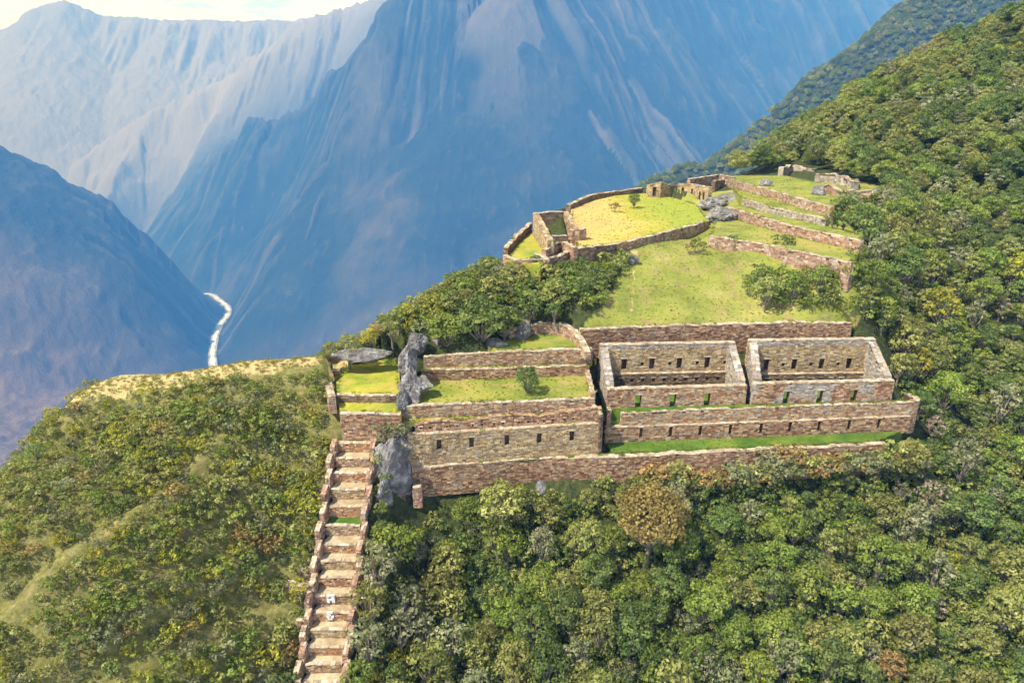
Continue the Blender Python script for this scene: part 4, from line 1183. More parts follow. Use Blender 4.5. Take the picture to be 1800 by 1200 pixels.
# singular plants
p = L2([(928, 690)], zC)[0]
plant('dark', p[0], p[1], .6, 'small round grey-green tree alone on the main lawn', None, var=0, z=zC - .55, name='lawn_tree')
p = PY(1143, 905, 65.5); plant('russet', p[0], p[1], 1.12, 'large round russet tree below the lowest wall', None, z=p[2] - 5.9, name='russet_tree', sz=1.12)
p = PY(888, 880, 67.2); plant('olive', p[0], p[1], 1.2, var=0, label= 'tall yellow-green tree against the lowest wall', group=None, z=p[2] - 4.0, name='wall_tree', sz=1.1)
p = PY(1640, 900, 72); plant('twig', p[0], p[1], 1.25, 'large bare pale-branched tree on the right of the forest', None, z=p[2] - 3.5, name='bare_tree')
p = PY(1790, 480, 108); plant('yellow', p[0], p[1], 1.3, 'bright yellow-green tree at the right edge of the photo', None, z=p[2] - 3.5)
p = PY(1650, 545, 97); plant('yellow', p[0], p[1], 1.4, 'bright yellow-green tree right of the second room', None, z=p[2] - 3.5)
p = PY(1600, 800, 79); plant('brown', p[0], p[1], 1.2, 'brown-topped tree at the right end of the green strip', None, z=p[2] - 4.0)
p = PY(686, 770, 70.2); plant('pale', p[0], p[1], 1.9, 'tan bush over the rock by the stair head', None, bush=True, z=p[2] - 1.0)
p = PY(710, 756, 71.0); plant('pale', p[0], p[1], 1.2, 'small pale bush at the left end of the five niche wall', None, bush=True, z=p[2] - 1.0)
rock('rock_outcrop', PY(704, 750, 73.0), (1.3, 1.2, 1.6), 'grey rock wedged between the stair head wall and the niche wall', 31)
p = PY(664, 812, 68.6); plant('green', p[0], p[1], 1.1, 'bright green bush hanging over the right stair wall', None, bush=True, z=p[2] - 1.)
p = PY(676, 745, 71.6); plant('brown', p[0], p[1], .8, 'small brown bush beside the stair head wall', None, bush=True, z=p[2] - .9)
p = PY(527, 1035, 57.6); plant('yellow', p[0], p[1], 1.0, 'golden shrub beside the left stair wall', None, bush=True, z=p[2] - .6)
p = PY(636, 1190, 52.2); plant('green', p[0], p[1], 1.9, 'bright green bush overlapping the foot of the stairway', None, bush=True, z=p[2] - 1.8)
for u, v, s in ((1292, 436, 1.6), (1365, 444, 2.0)):
    p = PZ(u, v, -23.6); plant('dark', p[0], p[1] - .8, s, '%s bush growing against the lowest side terrace wall' % ('left smaller' if u < 1300 else 'right larger'), None, bush=True, z=-23.9)
for u, v, s, l in ((1213, 455, .9, 'upper small bush in the middle of the meadow'), (1224, 474, 1.5, 'lower low green bush in the middle of the meadow'), (1316, 520, 1.2, 'lone green bush on the right of the meadow')):
    Y_ = 106 if v < 480 else 95.5
    p = PY(u, v, Y_); plant('green' if v > 460 else 'brown', p[0], p[1], s, l, None, bush=True)
p = PZ(1115, 366, zP); plant('dark', p[0], p[1], .48, 'small dark tree standing alone on the plaza', None, z=zP - .2, sz=.5)
p = PZ(1082, 373, zP); plant('brown', p[0], p[1], 1.2, 'low brown bush on the plaza left of the small tree', None, bush=True, z=zP - .2)
for u_, v_, z_, s_, l_ in ((1470, 372, z2, 2.0, 'highest dark bush at the right ends of the side terraces'), (1468, 398, z3, 2.2, 'second highest dark bush at the right ends of the side terraces'), (1500, 362, z1, 2.3, 'dark bush hiding the end of the highest side terrace'),
        (1524, 432, z4, 2.4, 'dark bush hiding the end of the largest side terrace wall'), (1512, 470, -23.5, 2.2, 'lowest dark bush at the right ends of the side terraces'), (1535, 408, z3, 2.4, 'dark bush at the forest edge above the largest side terrace')):
    p = PZ(u_, v_, z_); plant('dark', p[0], p[1], s_, l_, None, bush=True, z=z_ - 1.3)
for u_, v_, s_, l_ in ((905, 490, 1.6, 'olive bush below the hall, second from the left'), (928, 488, 1.5, 'olive bush below the hall, third from the left'), (886, 482, 1.3, 'olive bush below the hall, first from the left'), (952, 482, 1.3, 'olive bush below the hall, last on the right')):
    p = PZ(u_, v_, zP - 3.6); plant('olive', p[0], p[1], s_, l_, None, bush=True, z=zP - 4.3)
# scrub patch reaching into the meadow from the right
gx2, gy2 = jitter_grid(20, 66, 84, 114, 1.65)
gz2 = ground(gx2, gy2, False); u2, v2 = proj(gx2, gy2, gz2)
PATCH = [(1312, 505), (1345, 486), (1400, 480), (1500, 490), (1600, 500), (1590, 592), (1500, 570), (1395, 561), (1365, 540), (1340, 528)]
k = in_poly(u2, v2, PATCH) & (nr.rand(len(gx2)) < .85)
for x, y, z in zip(gx2[k], gy2[k], gz2[k]):
    kd = rng.choice(['green', 'green', 'dark', 'olive'])
    sq_ = rng.uniform(1.0, 1.7)
    plant(kd, x, y, sq_, '%s%s bush in the scrub right of the meadow' % ('low ' if sq_ < 1.3 else 'tall ', COLW[kd]), 'bushes at the right end of the meadow', bush=True, z=z - .4)
# left slope shrubs
SHR = [(-500, 500), (-60, 700), (150, 700), (420, 650), (560, 635), (575, 760), (575, 800), (545, 960), (515, 1060), (500, 1450), (-500, 1450)]
trails = [[(375, 812), (250, 920), (130, 1010), (20, 1110)], [(430, 1060), (330, 1120), (200, 1200)], [(500, 1010), (400, 1085)]]
gx3, gy3 = jitter_grid(-84, -8, 38, 82, 1.65)
gz3 = ground(gx3, gy3, False); u3, v3 = proj(gx3, gy3, gz3)
k = in_poly(u3, v3, SHR) & clear_of(gx3, gy3, 1.6) & (u3 > -380) & (v3 < 1400)
for tr in TRAILW: k &= dist_poly(gx3, gy3, tr, False) > 0.95
k &= ~((dist_poly(gx3, gy3, cl, False) < 3.4) & (gx3 < crestL[3][0]))
gx3, gy3, gz3, u3, v3 = [q[k] for q in (gx3, gy3, gz3, u3, v3)]
dn = np.hypot(np.hypot(gx3, gy3), gz3)
UNDER = []
cnt = 0
for i in np.argsort(dn):
    x, y, z = gx3[i], gy3[i], gz3[i]
    nv = mnoise.noise((x / 7, y / 7, 4))
    kd = rng.choice(['olive'] * 8 + ['green'] * 4 + ['dark'] * 2 + ['yellow'] * 2 + ['pale'] * 3 + ['brown'])
    if nv > .2 and rng.random() < .6: kd = 'green' if u3[i] > 330 else 'olive'
    s = rng.uniform(0.75, 1.45) * (1.15 if nv > .1 else .9) * (1.2 if u3[i] > 380 and v3[i] > 740 else .85)
    if cnt < 225 and rng.random() < .85 and u3[i] > -15 and v3[i] < 1215:
        cnt += 1
        up = v3[i] < 900
        plant(kd, x, y, s, '%s%s shrub %s' % ('large ' if s > 1.3 else ('small ' if s < .9 else ''), COLW[kd], ('high on' if v3[i] < 800 else ('midway on' if v3[i] < 960 else ('low on' if v3[i] < 1080 else 'at the foot of'))) + ' the left slope' + (' beside the stairway' if u3[i] > 440 else (' near the left edge' if u3[i] < 150 else (' by the trail' if u3[i] < 300 else ' by the gully')))), 'shrubs on the slope left of the stairway', bush=True, z=z, sz=s * .8)
    else: UNDER.append((x, y, z, s, kd))
# small undergrowth between everything
gx4, gy4 = jitter_grid(-84, 170, 38, 235, 1.25)
far = np.hypot(gx4, gy4) > 125
kk = ~(far & (nr.rand(len(gx4)) < 0.72)); gx4, gy4 = gx4[kk], gy4[kk]
gz4 = ground(gx4, gy4, False); u4, v4 = proj(gx4, gy4, gz4)
CRESTZ = [(540, 640), (560, 600), (700, 520), (870, 450), (880, 490), (1000, 475), (1100, 465), (1060, 545), (1000, 568), (900, 575), (860, 600), (770, 590), (700, 596), (640, 628)]
k = (in_poly(u4, v4, FORB) | in_poly(u4, v4, SHR) | in_poly(u4, v4, CRESTZ)) & clear_of(gx4, gy4, 1.3) & (u4 > -400) & (u4 < 2300) & (v4 < 1440)
for tr in TRAILW: k &= (dist_poly(gx4, gy4, tr, False) > 0.45)
dc = dist_poly(gx4, gy4, cl, False)
k &= ~((dc < 3.0) & (nr.rand(len(gx4)) < .93) & (gx4 < crestL[3][0]))
for x, y, z, u_, dcc in zip(gx4[k], gy4[k], gz4[k], u4[k], dc[k]):
    left = x < -9
    kd = rng.choice((['olive'] * 9 + ['green'] * 3 + ['dark'] * 1 + ['yellow'] * 2 + ['green'] * 2 + ['pale'] * 2) if left else (['olive'] * 3 + ['green'] * 4 + ['dark'] * 5 + ['pale']))
    if left: z = z - .15
    if left and x > -21 and y > 78: left = False; z -= .3
    UNDER.append((x, y, z, rng.uniform(0.55, 1.15) * (0.6 if left and (u_ < 160 or dcc < 6) else 1) if left else rng.uniform(0.7, 1.5), kd))
# bushes creeping up the lowest wall on the right
for u, v, s in [(u, 842 - (u - 1000) * .055 + rng.uniform(-8, 8), rng.uniform(1.1, 1.9)) for u in list(range(1110, 1610, 11)) + list(range(1300, 1610, 9))] + [(u, v, 1.7) for u, v in ((1545, 806), (1562, 800), (1578, 806), (1560, 820), (1530, 818), (1590, 795))]:
    p = PY(u, v, A[2][1] - .9 + (u - 1100) * .008)
    if rng.random() < .25: continue
    UNDER.append((p[0], p[1] - 0.9, p[2] - 2.0 + (1.0 if u > 1330 else 0) + rng.uniform(-.6, .4), s * (1 if u < 1180 else 1.1), rng.choice(['pale', 'olive', 'pale', 'brown', 'olive'])))

sr_ = random.Random(3)
for v, Y, z in stair[1:-1]:
    for side in (-1, 1):
        for _ in range(3):
            v_q = v + sr_.uniform(-12, 12)
            p = PY((railL(v) - sr_.uniform(22, 34)) if side < 0 else (railR(v) + sr_.uniform(24, 36)), v_q, Y)
            UNDER.append((p[0], p[1] + .3, z - 1.15, sr_.uniform(.45, .95), sr_.choice(['olive', 'green', 'olive', 'yellow', 'pale', 'brown'] if side < 0 else ['green', 'olive', 'dark', 'olive'])))
protos_c = bpy.data.collections.new("foliage_sources")      # referenced only by the foliage masses, not part of the scene
def instancer(name, items, table, label, order_k):
    col = bpy.data.collections.new(name + "_sources")
    idx = {}
    n = 0
    for kd in order_k:
        o = bpy.data.objects.new('%02d_%s' % (n, kd), table[kd][0][0]); col.objects.link(o); idx[kd] = n; n += 1
    me = bpy.data.meshes.new(name)
    P_ = np.array([i[:3] for i in items], np.float32)
    me.vertices.add(len(P_)); me.vertices.foreach_set('co', P_.ravel())
    a = me.attributes.new('scl', 'FLOAT', 'POINT'); a.data.foreach_set('value', np.array([i[3] for i in items], np.float32))
    a = me.attributes.new('rz', 'FLOAT', 'POINT'); a.data.foreach_set('value', nr.uniform(0, 6.28, len(items)).astype(np.float32))
    a = me.attributes.new('idx', 'INT', 'POINT'); a.data.foreach_set('value', np.array([idx[i[4]] for i in items], np.int32))
    o = link(bpy.data.objects.new(name, me))
    ng = bpy.data.node_groups.new(name, 'GeometryNodeTree')
    ng.interface.new_socket('Geometry', in_out='INPUT', socket_type='NodeSocketGeometry')
    ng.interface.new_socket('Geometry', in_out='OUTPUT', socket_type='NodeSocketGeometry')
    gi = ng.nodes.new('NodeGroupInput'); go = ng.nodes.new('NodeGroupOutput')
    ip = ng.nodes.new('GeometryNodeInstanceOnPoints'); ci = ng.nodes.new('GeometryNodeCollectionInfo')
    ci.inputs['Collection'].default_value = col; ci.inputs['Separate Children'].default_value = True; ci.inputs['Reset Children'].default_value = True
    ip.inputs['Pick Instance'].default_value = True
    def na(nm, ty):
        q = ng.nodes.new('GeometryNodeInputNamedAttribute'); q.data_type = ty; q.inputs['Name'].default_value = nm; return q.outputs['Attribute']
    cx = ng.nodes.new('ShaderNodeCombineXYZ'); ng.links.new(na('rz', 'FLOAT'), cx.inputs['Z'])
    ng.links.new(gi.outputs[0], ip.inputs['Points']); ng.links.new(ci.outputs[0], ip.inputs['Instance'])
    ng.links.new(na('idx', 'INT'), ip.inputs['Instance Index']); ng.links.new(cx.outputs[0], ip.inputs['Rotation']); ng.links.new(na('scl', 'FLOAT'), ip.inputs['Scale'])
    ng.links.new(ip.outputs[0], go.inputs[0])
    md = o.modifiers.new('scatter', 'NODES'); md.node_group = ng
    return tag(o, label, None, None, 'stuff')
kk_ = ['dark', 'green', 'olive', 'pale', 'yellow', 'brown']
instancer('undergrowth', UNDER, BUSH, 'mass of small shrubs and undergrowth on the slopes', kk_)
print('individual trees', n_ind, 'wood', len(WOOD), 'shrubs', cnt, 'under', len(UNDER))

# far forested shoulder behind the ruins
fh = []
K5 = 2.6
sk = [PY(u, v, Y_ * K5) for u, v, Y_ in [(1100, 345, 400), (1150, 318, 420), (1185, 290, 427), (1240, 276, 435), (1300, 238, 445), (1380, 190, 460), (1450, 118, 480), (1530, 55, 500), (1590, 10, 520), (1680, -60, 545), (1900, -190, 580)]]
for q in sk:
    fh.append(q); fh.append((q[0] + 40, q[1] - 230, q[2] - 125)); fh.append((q[0] + 80, q[1] - 500, q[2] - 320)); fh.append((q[0] - 40, q[1] + 130, q[2] - 90)); fh.append((q[0] - 130, q[1] + 700, q[2] - 700))
fhf = tps_fit(fh)
def far_g(x, y): return fhf(x, y) + 16 * ridged(x / 150, y / 190, 4, 31) + 4 * fbm(x / 30, y / 30, 3, 8) - 14
m_far, t, b, _ = new_mat("far_forest_floor")
f = noise_tex(t, 0.05, 7, 0.7)
t.links.new(ramp(t, f, [(0.3, (0.012, 0.025, 0.012)), (0.5, (0.03, 0.05, 0.02)), (0.7, (0.10, 0.11, 0.07))]), b.inputs['Base Color']); bump(t, b, f, 1.0, 6)
xs = np.arange(150, 1700, 7.0); ys = np.arange(520, 2000, 7.0)
_, _, _, me = grid_mesh('distant_hill', xs, ys, far_g, m_far)
tag(link(bpy.data.objects.new('distant_hill', me)), 'darker forested shoulder behind the ruins', None, None, 'structure')
gx5, gy5 = jitter_grid(180, 1400, 760, 1600, 11)
gz5 = far_g(gx5, gy5); u5, v5 = proj(gx5, gy5, gz5)
k = (u5 > 1120) & (u5 < 1850) & (v5 > -60) & (v5 < 420)
for x, y, z in zip(gx5[k], gy5[k], gz5[k]):
    WOOD.append((x, y, z - 2.5, rng.uniform(1.2, 2.6), rng.choice(['dark', 'dark', 'dark', 'green', 'olive', 'pale'])))
instancer('distant_forest', WOOD, PROT, 'forest covering the upper right ridge and the shoulder behind it', kk_ + ['twig'])

# grass tussocks on the meadow and lawns
TU = []
def tuss(poly, z=None, n=2500, smin=.3, smax=.9, kinds=('a',)):
    xs_ = [p[0] for p in poly]; ys_ = [p[1] for p in poly]
    x = nr.uniform(min(xs_), max(xs_), n * 2); y = nr.uniform(min(ys_), max(ys_), n * 2)
    k = in_poly(x, y, poly); x, y = x[k][:n], y[k][:n]
    zz = ground(x, y, False) if z is None else np.full(len(x), z)
    for i in range(len(x)): TU.append((x[i], y[i], zz[i], rng.uniform(smin, smax), rng.choice(kinds)))
mw = [xy(PZ(1021, 575, zM)), xy(PZ(1498, 565, zM)), xy(PZ(1496, 478, -23.9)), xy(PZ(1247, 428, -23.9)), xy(PZ(1240, 400, -23.2)), xy(PZ(1085, 442, -23.9)), xy(PY(1080, 500, 97))]
def tuft_mesh(name, mat, n=26, r=.22, h=.22):
    V = []; T_ = []
    for _ in range(n):
        a = rng.uniform(0, 6.28); rr = r * math.sqrt(rng.random()); x, y = rr * math.cos(a), rr * math.sin(a)
        b_ = rng.uniform(0, 6.28); w = .025; hh = h * rng.uniform(.5, 1.2); dx, dy = math.cos(b_) * w, math.sin(b_) * w
        ox, oy = x * 0.8 * rng.random(), y * 0.8 * rng.random()
        V += [(x - dx, y - dy, -.05), (x + dx, y + dy, -.05), (x + ox + dx * .4, y + oy + dy * .4, hh), (x + ox - dx * .4, y + oy - dy * .4, hh)]
        T_.append(rng.random())
    return raw_mesh(name, V, np.arange(len(V)).reshape(-1, 4), mat, tone=T_)
gm1 = leaf_mat("dry_grass_blades", (0.20, 0.19, 0.035), (0.34, 0.31, 0.07), (0.50, 0.43, 0.14), .01, .2)
gm2 = leaf_mat("green_grass_blades", (0.12, 0.17, 0.025), (0.23, 0.28, 0.04), (0.34, 0.37, 0.07), .01, .2)
TT = {'a': [(tuft_mesh('dry_tuft', gm1),)], 'b': [(tuft_mesh('green_tuft', gm2),)]}
tuss(mw, None, 1800, .25, .6, ('a', 'a', 'b'))
for pl, z in LAWNS[:5] + LAWNS[-4:]: tuss(pl, z, 420, .25, .55, ('b', 'b', 'a'))
tuss([xy(p) for p in PLZ], zP, 1200, .25, .6, ('a',))
tuss([(q[0], q[1] + s) for s, cc in ((-2.6, cl), (1.2, cl[::-1])) for q in cc], None, 900, .5, 1.2, ('a',))
wr = random.Random(77)
for pts_, zt_w, th_, fl_ in WALLTOP:
    zz_ = zt_w if isinstance(zt_w, (list, tuple)) else [zt_w] * len(pts_)
    for i in range(len(pts_) - 1):
        a_, b_ = pts_[i], pts_[i + 1]; L_ = math.hypot(b_[0] - a_[0], b_[1] - a_[1])
        if L_ < .1: continue
        n_ = ((b_[1] - a_[1]) / L_, -(b_[0] - a_[0]) / L_); sg_ = -1 if fl_ else 1
        for _ in range(int(L_ * 1.1)):
            t_ = wr.random()
            if mnoise.noise((a_[0] * .3 + t_ * L_ * .35, a_[1] * .3, 7.7)) < -.05: continue
            k_ = wr.uniform(.0, th_) * sg_
            TU.append((a_[0] + (b_[0] - a_[0]) * t_ - n_[0] * k_, a_[1] + (b_[1] - a_[1]) * t_ - n_[1] * k_, zz_[i] + (zz_[i + 1] - zz_[i]) * t_ + .03, wr.uniform(.5, 1.3), wr.choice('aab')))
for pl, z in LAWNS:
    for i in range(len(pl)):
        a_, b_ = pl[i][:2], pl[(i + 1) % len(pl)][:2]; L_ = math.hypot(b_[0] - a_[0], b_[1] - a_[1])
        for _ in range(int(L_ * 2.2)):
            t_ = rng.random(); cx_ = sum(p[0] for p in pl) / len(pl); cy_ = sum(p[1] for p in pl) / len(pl)
            x_ = a_[0] + (b_[0] - a_[0]) * t_; y_ = a_[1] + (b_[1] - a_[1]) * t_; q_ = rng.uniform(.1, .5) / max(1, math.hypot(cx_ - x_, cy_ - y_))
            x_ += (cx_ - x_) * q_; y_ += (cy_ - y_) * q_
            if z > zF0 - .01 and abs(z - zF0) < .001: continue
            TU.append((x_, y_, z - .03, rng.uniform(.4, 1.1), rng.choice('abb')))
instancer('grass', TU, TT, 'grass tussocks on the meadow, lawns and crest', ['a', 'b'])

# ================================================================== MOUNTAINS AND CANYON
def RP(*q): return [PY(*k) for k in q]
RIDGES = [   # (polyline, side slope, flute amplitude)
 (RP((900, -60, 5600), (700, -14, 5700), (600, 75, 5850), (520, 150, 6000), (400, 187, 6200), (330, 212, 6350), (250, 272, 6500), (192, 350, 6700), (215, 420, 6600)), 1.3, 1.0),
 (RP((900, -60, 5600), (905, 20, 5350), (940, 150, 5050), (958, 300, 4800), (1010, 420, 4350), (1090, 560, 3900)), 1.35, .9),
 (RP((900, -60, 5600), (800, 60, 5400), (740, 200, 5200), (660, 330, 4950), (560, 470, 4750), (470, 590, 4300)), 1.4, .9),
 (RP((800, 60, 5400), (810, 190, 5050), (730, 380, 4700), (650, 520, 4350), (600, 600, 4000)), 1.5, .7),
 (RP((870, 10, 5400), (870, 200, 5000), (840, 350, 4700), (800, 480, 4300)), 1.5, .7),
 (RP((700, -14, 5700), (620, 150, 5600), (500, 300, 5600), (400, 390, 5650), (300, 440, 5900)), 1.4, .8),
 (RP((720, 60, 5600), (620, 240, 5350), (520, 360, 5200), (430, 450, 5200)), 1.45, .7),
 (RP((900, -60, 5600), (1050, -50, 6000), (1300, -25, 6900), (1700, -10, 7600), (2200, 40, 8200)), 1.2, 1.0),
 (RP((905, 20, 5350), (990, 140, 5200), (1070, 250, 4950), (1150, 340, 4700)), 1.5, .8),
 (RP((1050, -50, 6000), (1090, 60, 5700), (1180, 230, 5300), (1260, 330, 5000)), 1.4, .8),
 (RP((1180, -40, 6500), (1220, 60, 6200), (1300, 200, 5900), (1380, 300, 5600)), 1.4, .8),
 (RP((1300, -25, 6900), (1330, 40, 6600), (1420, 150, 6300), (1500, 260, 6000)), 1.3, .8),
 # left dark spur, nearer
 (RP((-500, -60, 4200), (-200, 110, 4400), (0, 242, 4600), (100, 312, 4700), (200, 402, 4850), (330, 512, 5080), (360, 540, 5130)), .95, 1.5),
 (RP((0, 242, 4600), (40, 400, 4300), (120, 520, 4100), (220, 610, 3900)), 1.15, 1.2),
 (RP((-300, 420, 3300), (-60, 500, 3300), (60, 640, 3350), (170, 700, 3300), (260, 760, 3200)), 1.1, .7),
 # hazy second ridge
 (RP((900, -20, 8600), (660, 0, 8400), (533, 34, 8500), (459, 92, 8600), (373, 130, 8700), (299, 172, 8750), (213, 225, 8800), (165, 262, 8800), (150, 340, 8600)), 1.2, 1.0),
 # far massif
 (RP((-500, 20, 10500), (-150, 5, 11000), (0, 52, 11300), (40, 40, 11300), (75, 10, 11300), (115, 2, 11300), (180, 30, 11400), (300, 34, 11500), (420, 38, 11600), (520, 36, 11700), (640, 14, 11800), (900, 10, 12000), (1800, 20, 12500)), .85, .7),
 (RP((75, 10, 11300), (110, 120, 10600), (170, 220, 10000), (190, 290, 9600)), 1.0, .8),
 (RP((420, 38, 11600), (330, 110, 10900), (250, 180, 10300)), 1.0, .8),
]
RIVER = RP((255, 408, 7800), (238, 425, 7300), (255, 465, 6100), (318, 516, 5300), (366, 516, 5200), (384, 526, 5000), (400, 540, 4800), (398, 556, 4600), (385, 572, 4420), (378, 592, 4200), (374, 612, 4010), (374, 640, 3800), (380, 720, 3300))
ZR = -1500.0
RIV = []
for p in RIVER:
    u, v = proj(*p); RIV.append(PZ(u, v, ZR))
print('river', [tuple(round(c) for c in p) for p in RIV])
naz, nrd = 1000, 620
az = np.radians(np.linspace(-52, 52, naz)); rd = np.geomspace(1500, 14000, nrd)
AZ, RD = np.meshgrid(az, rd)
MX = RD * np.sin(AZ); MY = RD * np.cos(AZ)
wx = MX + 60 * fbm(MX / 900, MY / 900, 4, 51); wy = MY + 60 * fbm(MX / 900 + 40, MY / 900, 4, 52)
MZ = np.full(MX.shape, ZR - 60.0) ; 
drv = dist_poly(MX, MY, RIV, False)
MZ = MZ + np.clip(drv - 120, 0, 1500) * 0.25
MZ = np.minimum(MZ, -900)
ST = np.zeros(MX.shape)
for ri, (pl, sl, fl) in enumerate(RIDGES):
    best = np.full(MX.shape, -1e9); acc = 0
    for i in range(len(pl) - 1):
        ax, ay, az_ = pl[i]; bx, by, bz = pl[i + 1]
        L_ = math.hypot(bx - ax, by - ay)
        # crest itself follows the plain coordinates; its flanks the warped ones
        def dd(x_, y_):
            tt = np.clip(((x_ - ax) * (bx - ax) + (y_ - ay) * (by - ay)) / (L_ * L_), 0, 1)
            return tt, np.hypot(x_ - ax - tt * (bx - ax), y_ - ay - tt * (by - ay))
        t0_, d0 = dd(MX, MY); t1_, d1 = dd(wx, wy)
        k = np.clip(d0 / 500, 0, 1)
        tt = t0_; d = d0 * (1 - k) + d1 * k
        s = acc + tt * L_
        side = np.sign((MX - ax) * (by - ay) - (MY - ay) * (bx - ax))
        fr = np.clip(d / 260, 0, 1)
        sw = s + 28 * fbm(MX / 420, MY / 420, 3, 60 + ri)
        g = 110 * (np.abs(vnoise(sw / 300, d / 1500 + side * 9, 70 + ri)) * 1.6 - .5) + 62 * (np.abs(vnoise(sw / 115, d / 700 + side * 5, 80 + ri)) * 1.6 - .5) + 26 * (np.abs(vnoise(sw / 48, d / 420 + side, 90 + ri)) * 1.6 - .5)
        h = az_ + (bz - az_) * tt - sl * d * (1 - 0.13 * np.clip(d / 1500, 0, 1)) + fl * fr * g
        st = 0.55 * vnoise(sw / 62, d / 1300 + side * 3, 110 + ri) + 0.45 * vnoise(sw / 26, d / 700 + side * 4, 120 + ri)
        ST = np.where(h > np.maximum(MZ, best), st, ST)
        best = np.maximum(best, h)
        acc += L_
    MZ = np.maximum(MZ, best)
MZ = MZ + 10 * fbm(MX / 120, MY / 120, 3, 99) * np.clip((MZ - ZR) / 200, 0, 1)
def arc_poly(px, py, poly):
    bd = np.full(px.shape, 1e9); bs = np.zeros(px.shape); acc = 0.0
    for i in range(len(poly) - 1):
        ax, ay = poly[i][:2]; bx, by = poly[i + 1][:2]; L_ = math.hypot(bx - ax, by - ay) + 1e-6
        tt = np.clip(((px - ax) * (bx - ax) + (py - ay) * (by - ay)) / L_ ** 2, -0.4, 1.4)
        tc_ = np.clip(tt, 0, 1); d = np.hypot(px - ax - tc_ * (bx - ax), py - ay - tc_ * (by - ay))
        sd_ = np.sign((px - ax) * (by - ay) - (py - ay) * (bx - ax))
        m = d < bd; bd = np.where(m, d, bd); bs = np.where(m, (acc + tt * L_) * sd_, bs); acc += L_
    return bs
sr = arc_poly(MX, MY, RIV) + 45 * fbm(MX / 380, MY / 380, 3, 140)
gl = 120 * (np.abs(vnoise(sr / 330, drv / 1900, 141)) * 1.6 - .5) + 66 * (np.abs(vnoise(sr / 120 + drv / 900, drv / 900, 142)) * 1.6 - .5) + 28 * (np.abs(vnoise(sr / 50 - drv / 600, drv / 500, 143)) * 1.6 - .5)
CV = ZR - 8 + (1.15 + 0.3 * fbm(MX / 500, MY / 500, 3, 77)) * np.clip(drv - 40, 0, 9000) + 0.45 * np.clip(drv - 500, 0, 9000) + np.clip((drv - 60) / 300, 0, 1) * gl
ST = np.where(CV < MZ, 0.55 * vnoise(sr / 62, drv / 1300, 150) + 0.45 * vnoise(sr / 26, drv / 700, 151), ST)
MZ = np.minimum(MZ, CV)
MZ = MZ + (34 * ridged(wx / 230, wy / 230, 4, 160) + 12 * ridged(MX / 70, MY / 70, 3, 170)) * np.clip((drv - 100) / 300, 0, 1)
MZ = np.where(drv < 120, np.minimum(MZ, ZR - 8 + 1.2 * np.clip(drv - 40, 0, 900)), MZ)
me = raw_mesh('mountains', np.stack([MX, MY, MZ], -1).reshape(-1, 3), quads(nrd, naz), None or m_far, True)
# steepness/gully attribute for the rock colour (convex ribs are made paler than the gullies)
lap = np.zeros_like(MZ)
for kx in (4,):
    lap[kx:-kx, kx:-kx] = (4 * MZ[kx:-kx, kx:-kx] - MZ[2 * kx:, kx:-kx] - MZ[:-2 * kx, kx:-kx] - MZ[kx:-kx, 2 * kx:] - MZ[kx:-kx, :-2 * kx])
sz = RD * 0.0075
lap = np.clip(lap / (sz * 3.0), -1, 1) * 0.5 + 0.5
a = me.attributes.new('rib', 'FLOAT', 'POINT'); a.data.foreach_set('value', lap.astype(np.float32).ravel())
a = me.attributes.new('streak', 'FLOAT', 'POINT'); a.data.foreach_set('value', (ST * 0.5 + 0.5).astype(np.float32).ravel())
m_mtn, t, b, _ = new_mat("mountain_slopes")
ra = N(t, 'ShaderNodeAttribute', attribute_name='rib')
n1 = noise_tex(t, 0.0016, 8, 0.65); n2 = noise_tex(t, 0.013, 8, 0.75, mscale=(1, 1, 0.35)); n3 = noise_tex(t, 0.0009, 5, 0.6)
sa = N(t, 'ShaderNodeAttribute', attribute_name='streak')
c = ramp(t, n1, [(0.35, (0.006, 0.018, 0.020)), (0.52, (0.014, 0.030, 0.030)), (0.72, (0.062, 0.062, 0.050))])  # base kept dark: cloud shade on the mountains put into the colour
c = mixc(t, ramp(t, ra.outputs['Fac'], [(0.6, (0, 0, 0)), (1.0, (0.3, 0.3, 0.3))]), c, (0.15, 0.14, 0.12))
c = mixc(t, ramp(t, sa.outputs['Fac'], [(0.60, (0, 0, 0)), (0.85, (0.42, 0.42, 0.42))]), c, (0.22, 0.19, 0.16))
c = mixc(t, ramp(t, n2, [(0.60, (0, 0, 0)), (0.74, (0.4, 0.4, 0.4))]), c, (0.24, 0.21, 0.17))
c = mixc(t, ramp(t, n3, [(0.58, (0, 0, 0)), (0.78, (0.35, 0.35, 0.35))]), c, (0.30, 0.22, 0.18))
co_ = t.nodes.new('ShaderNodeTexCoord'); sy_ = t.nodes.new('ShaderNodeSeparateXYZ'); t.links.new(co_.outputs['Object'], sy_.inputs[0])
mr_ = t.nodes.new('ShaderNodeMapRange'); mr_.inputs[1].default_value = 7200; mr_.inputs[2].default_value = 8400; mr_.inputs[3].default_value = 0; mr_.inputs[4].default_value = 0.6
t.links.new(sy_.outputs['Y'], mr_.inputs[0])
c = mixc(t, mr_.outputs[0], c, (0.36, 0.33, 0.31))  # far ranges paler: distant haze and sunlight put into the rock colour
mr2 = t.nodes.new('ShaderNodeMapRange'); mr2.inputs[1].default_value = 3900; mr2.inputs[2].default_value = 3000; mr2.inputs[3].default_value = 0; mr2.inputs[4].default_value = 1
t.links.new(sy_.outputs['Y'], mr2.inputs[0])
q2_ = N(t, 'ShaderNodeMath', operation='MULTIPLY'); t.links.new(mr2.outputs[0], q2_.inputs[0]); t.links.new(n2, q2_.inputs[1])
c = mixc(t, q2_.outputs[0], c, (0.34, 0.22, 0.15))
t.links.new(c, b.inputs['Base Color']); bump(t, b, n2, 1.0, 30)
me.materials.clear(); me.materials.append(m_mtn)
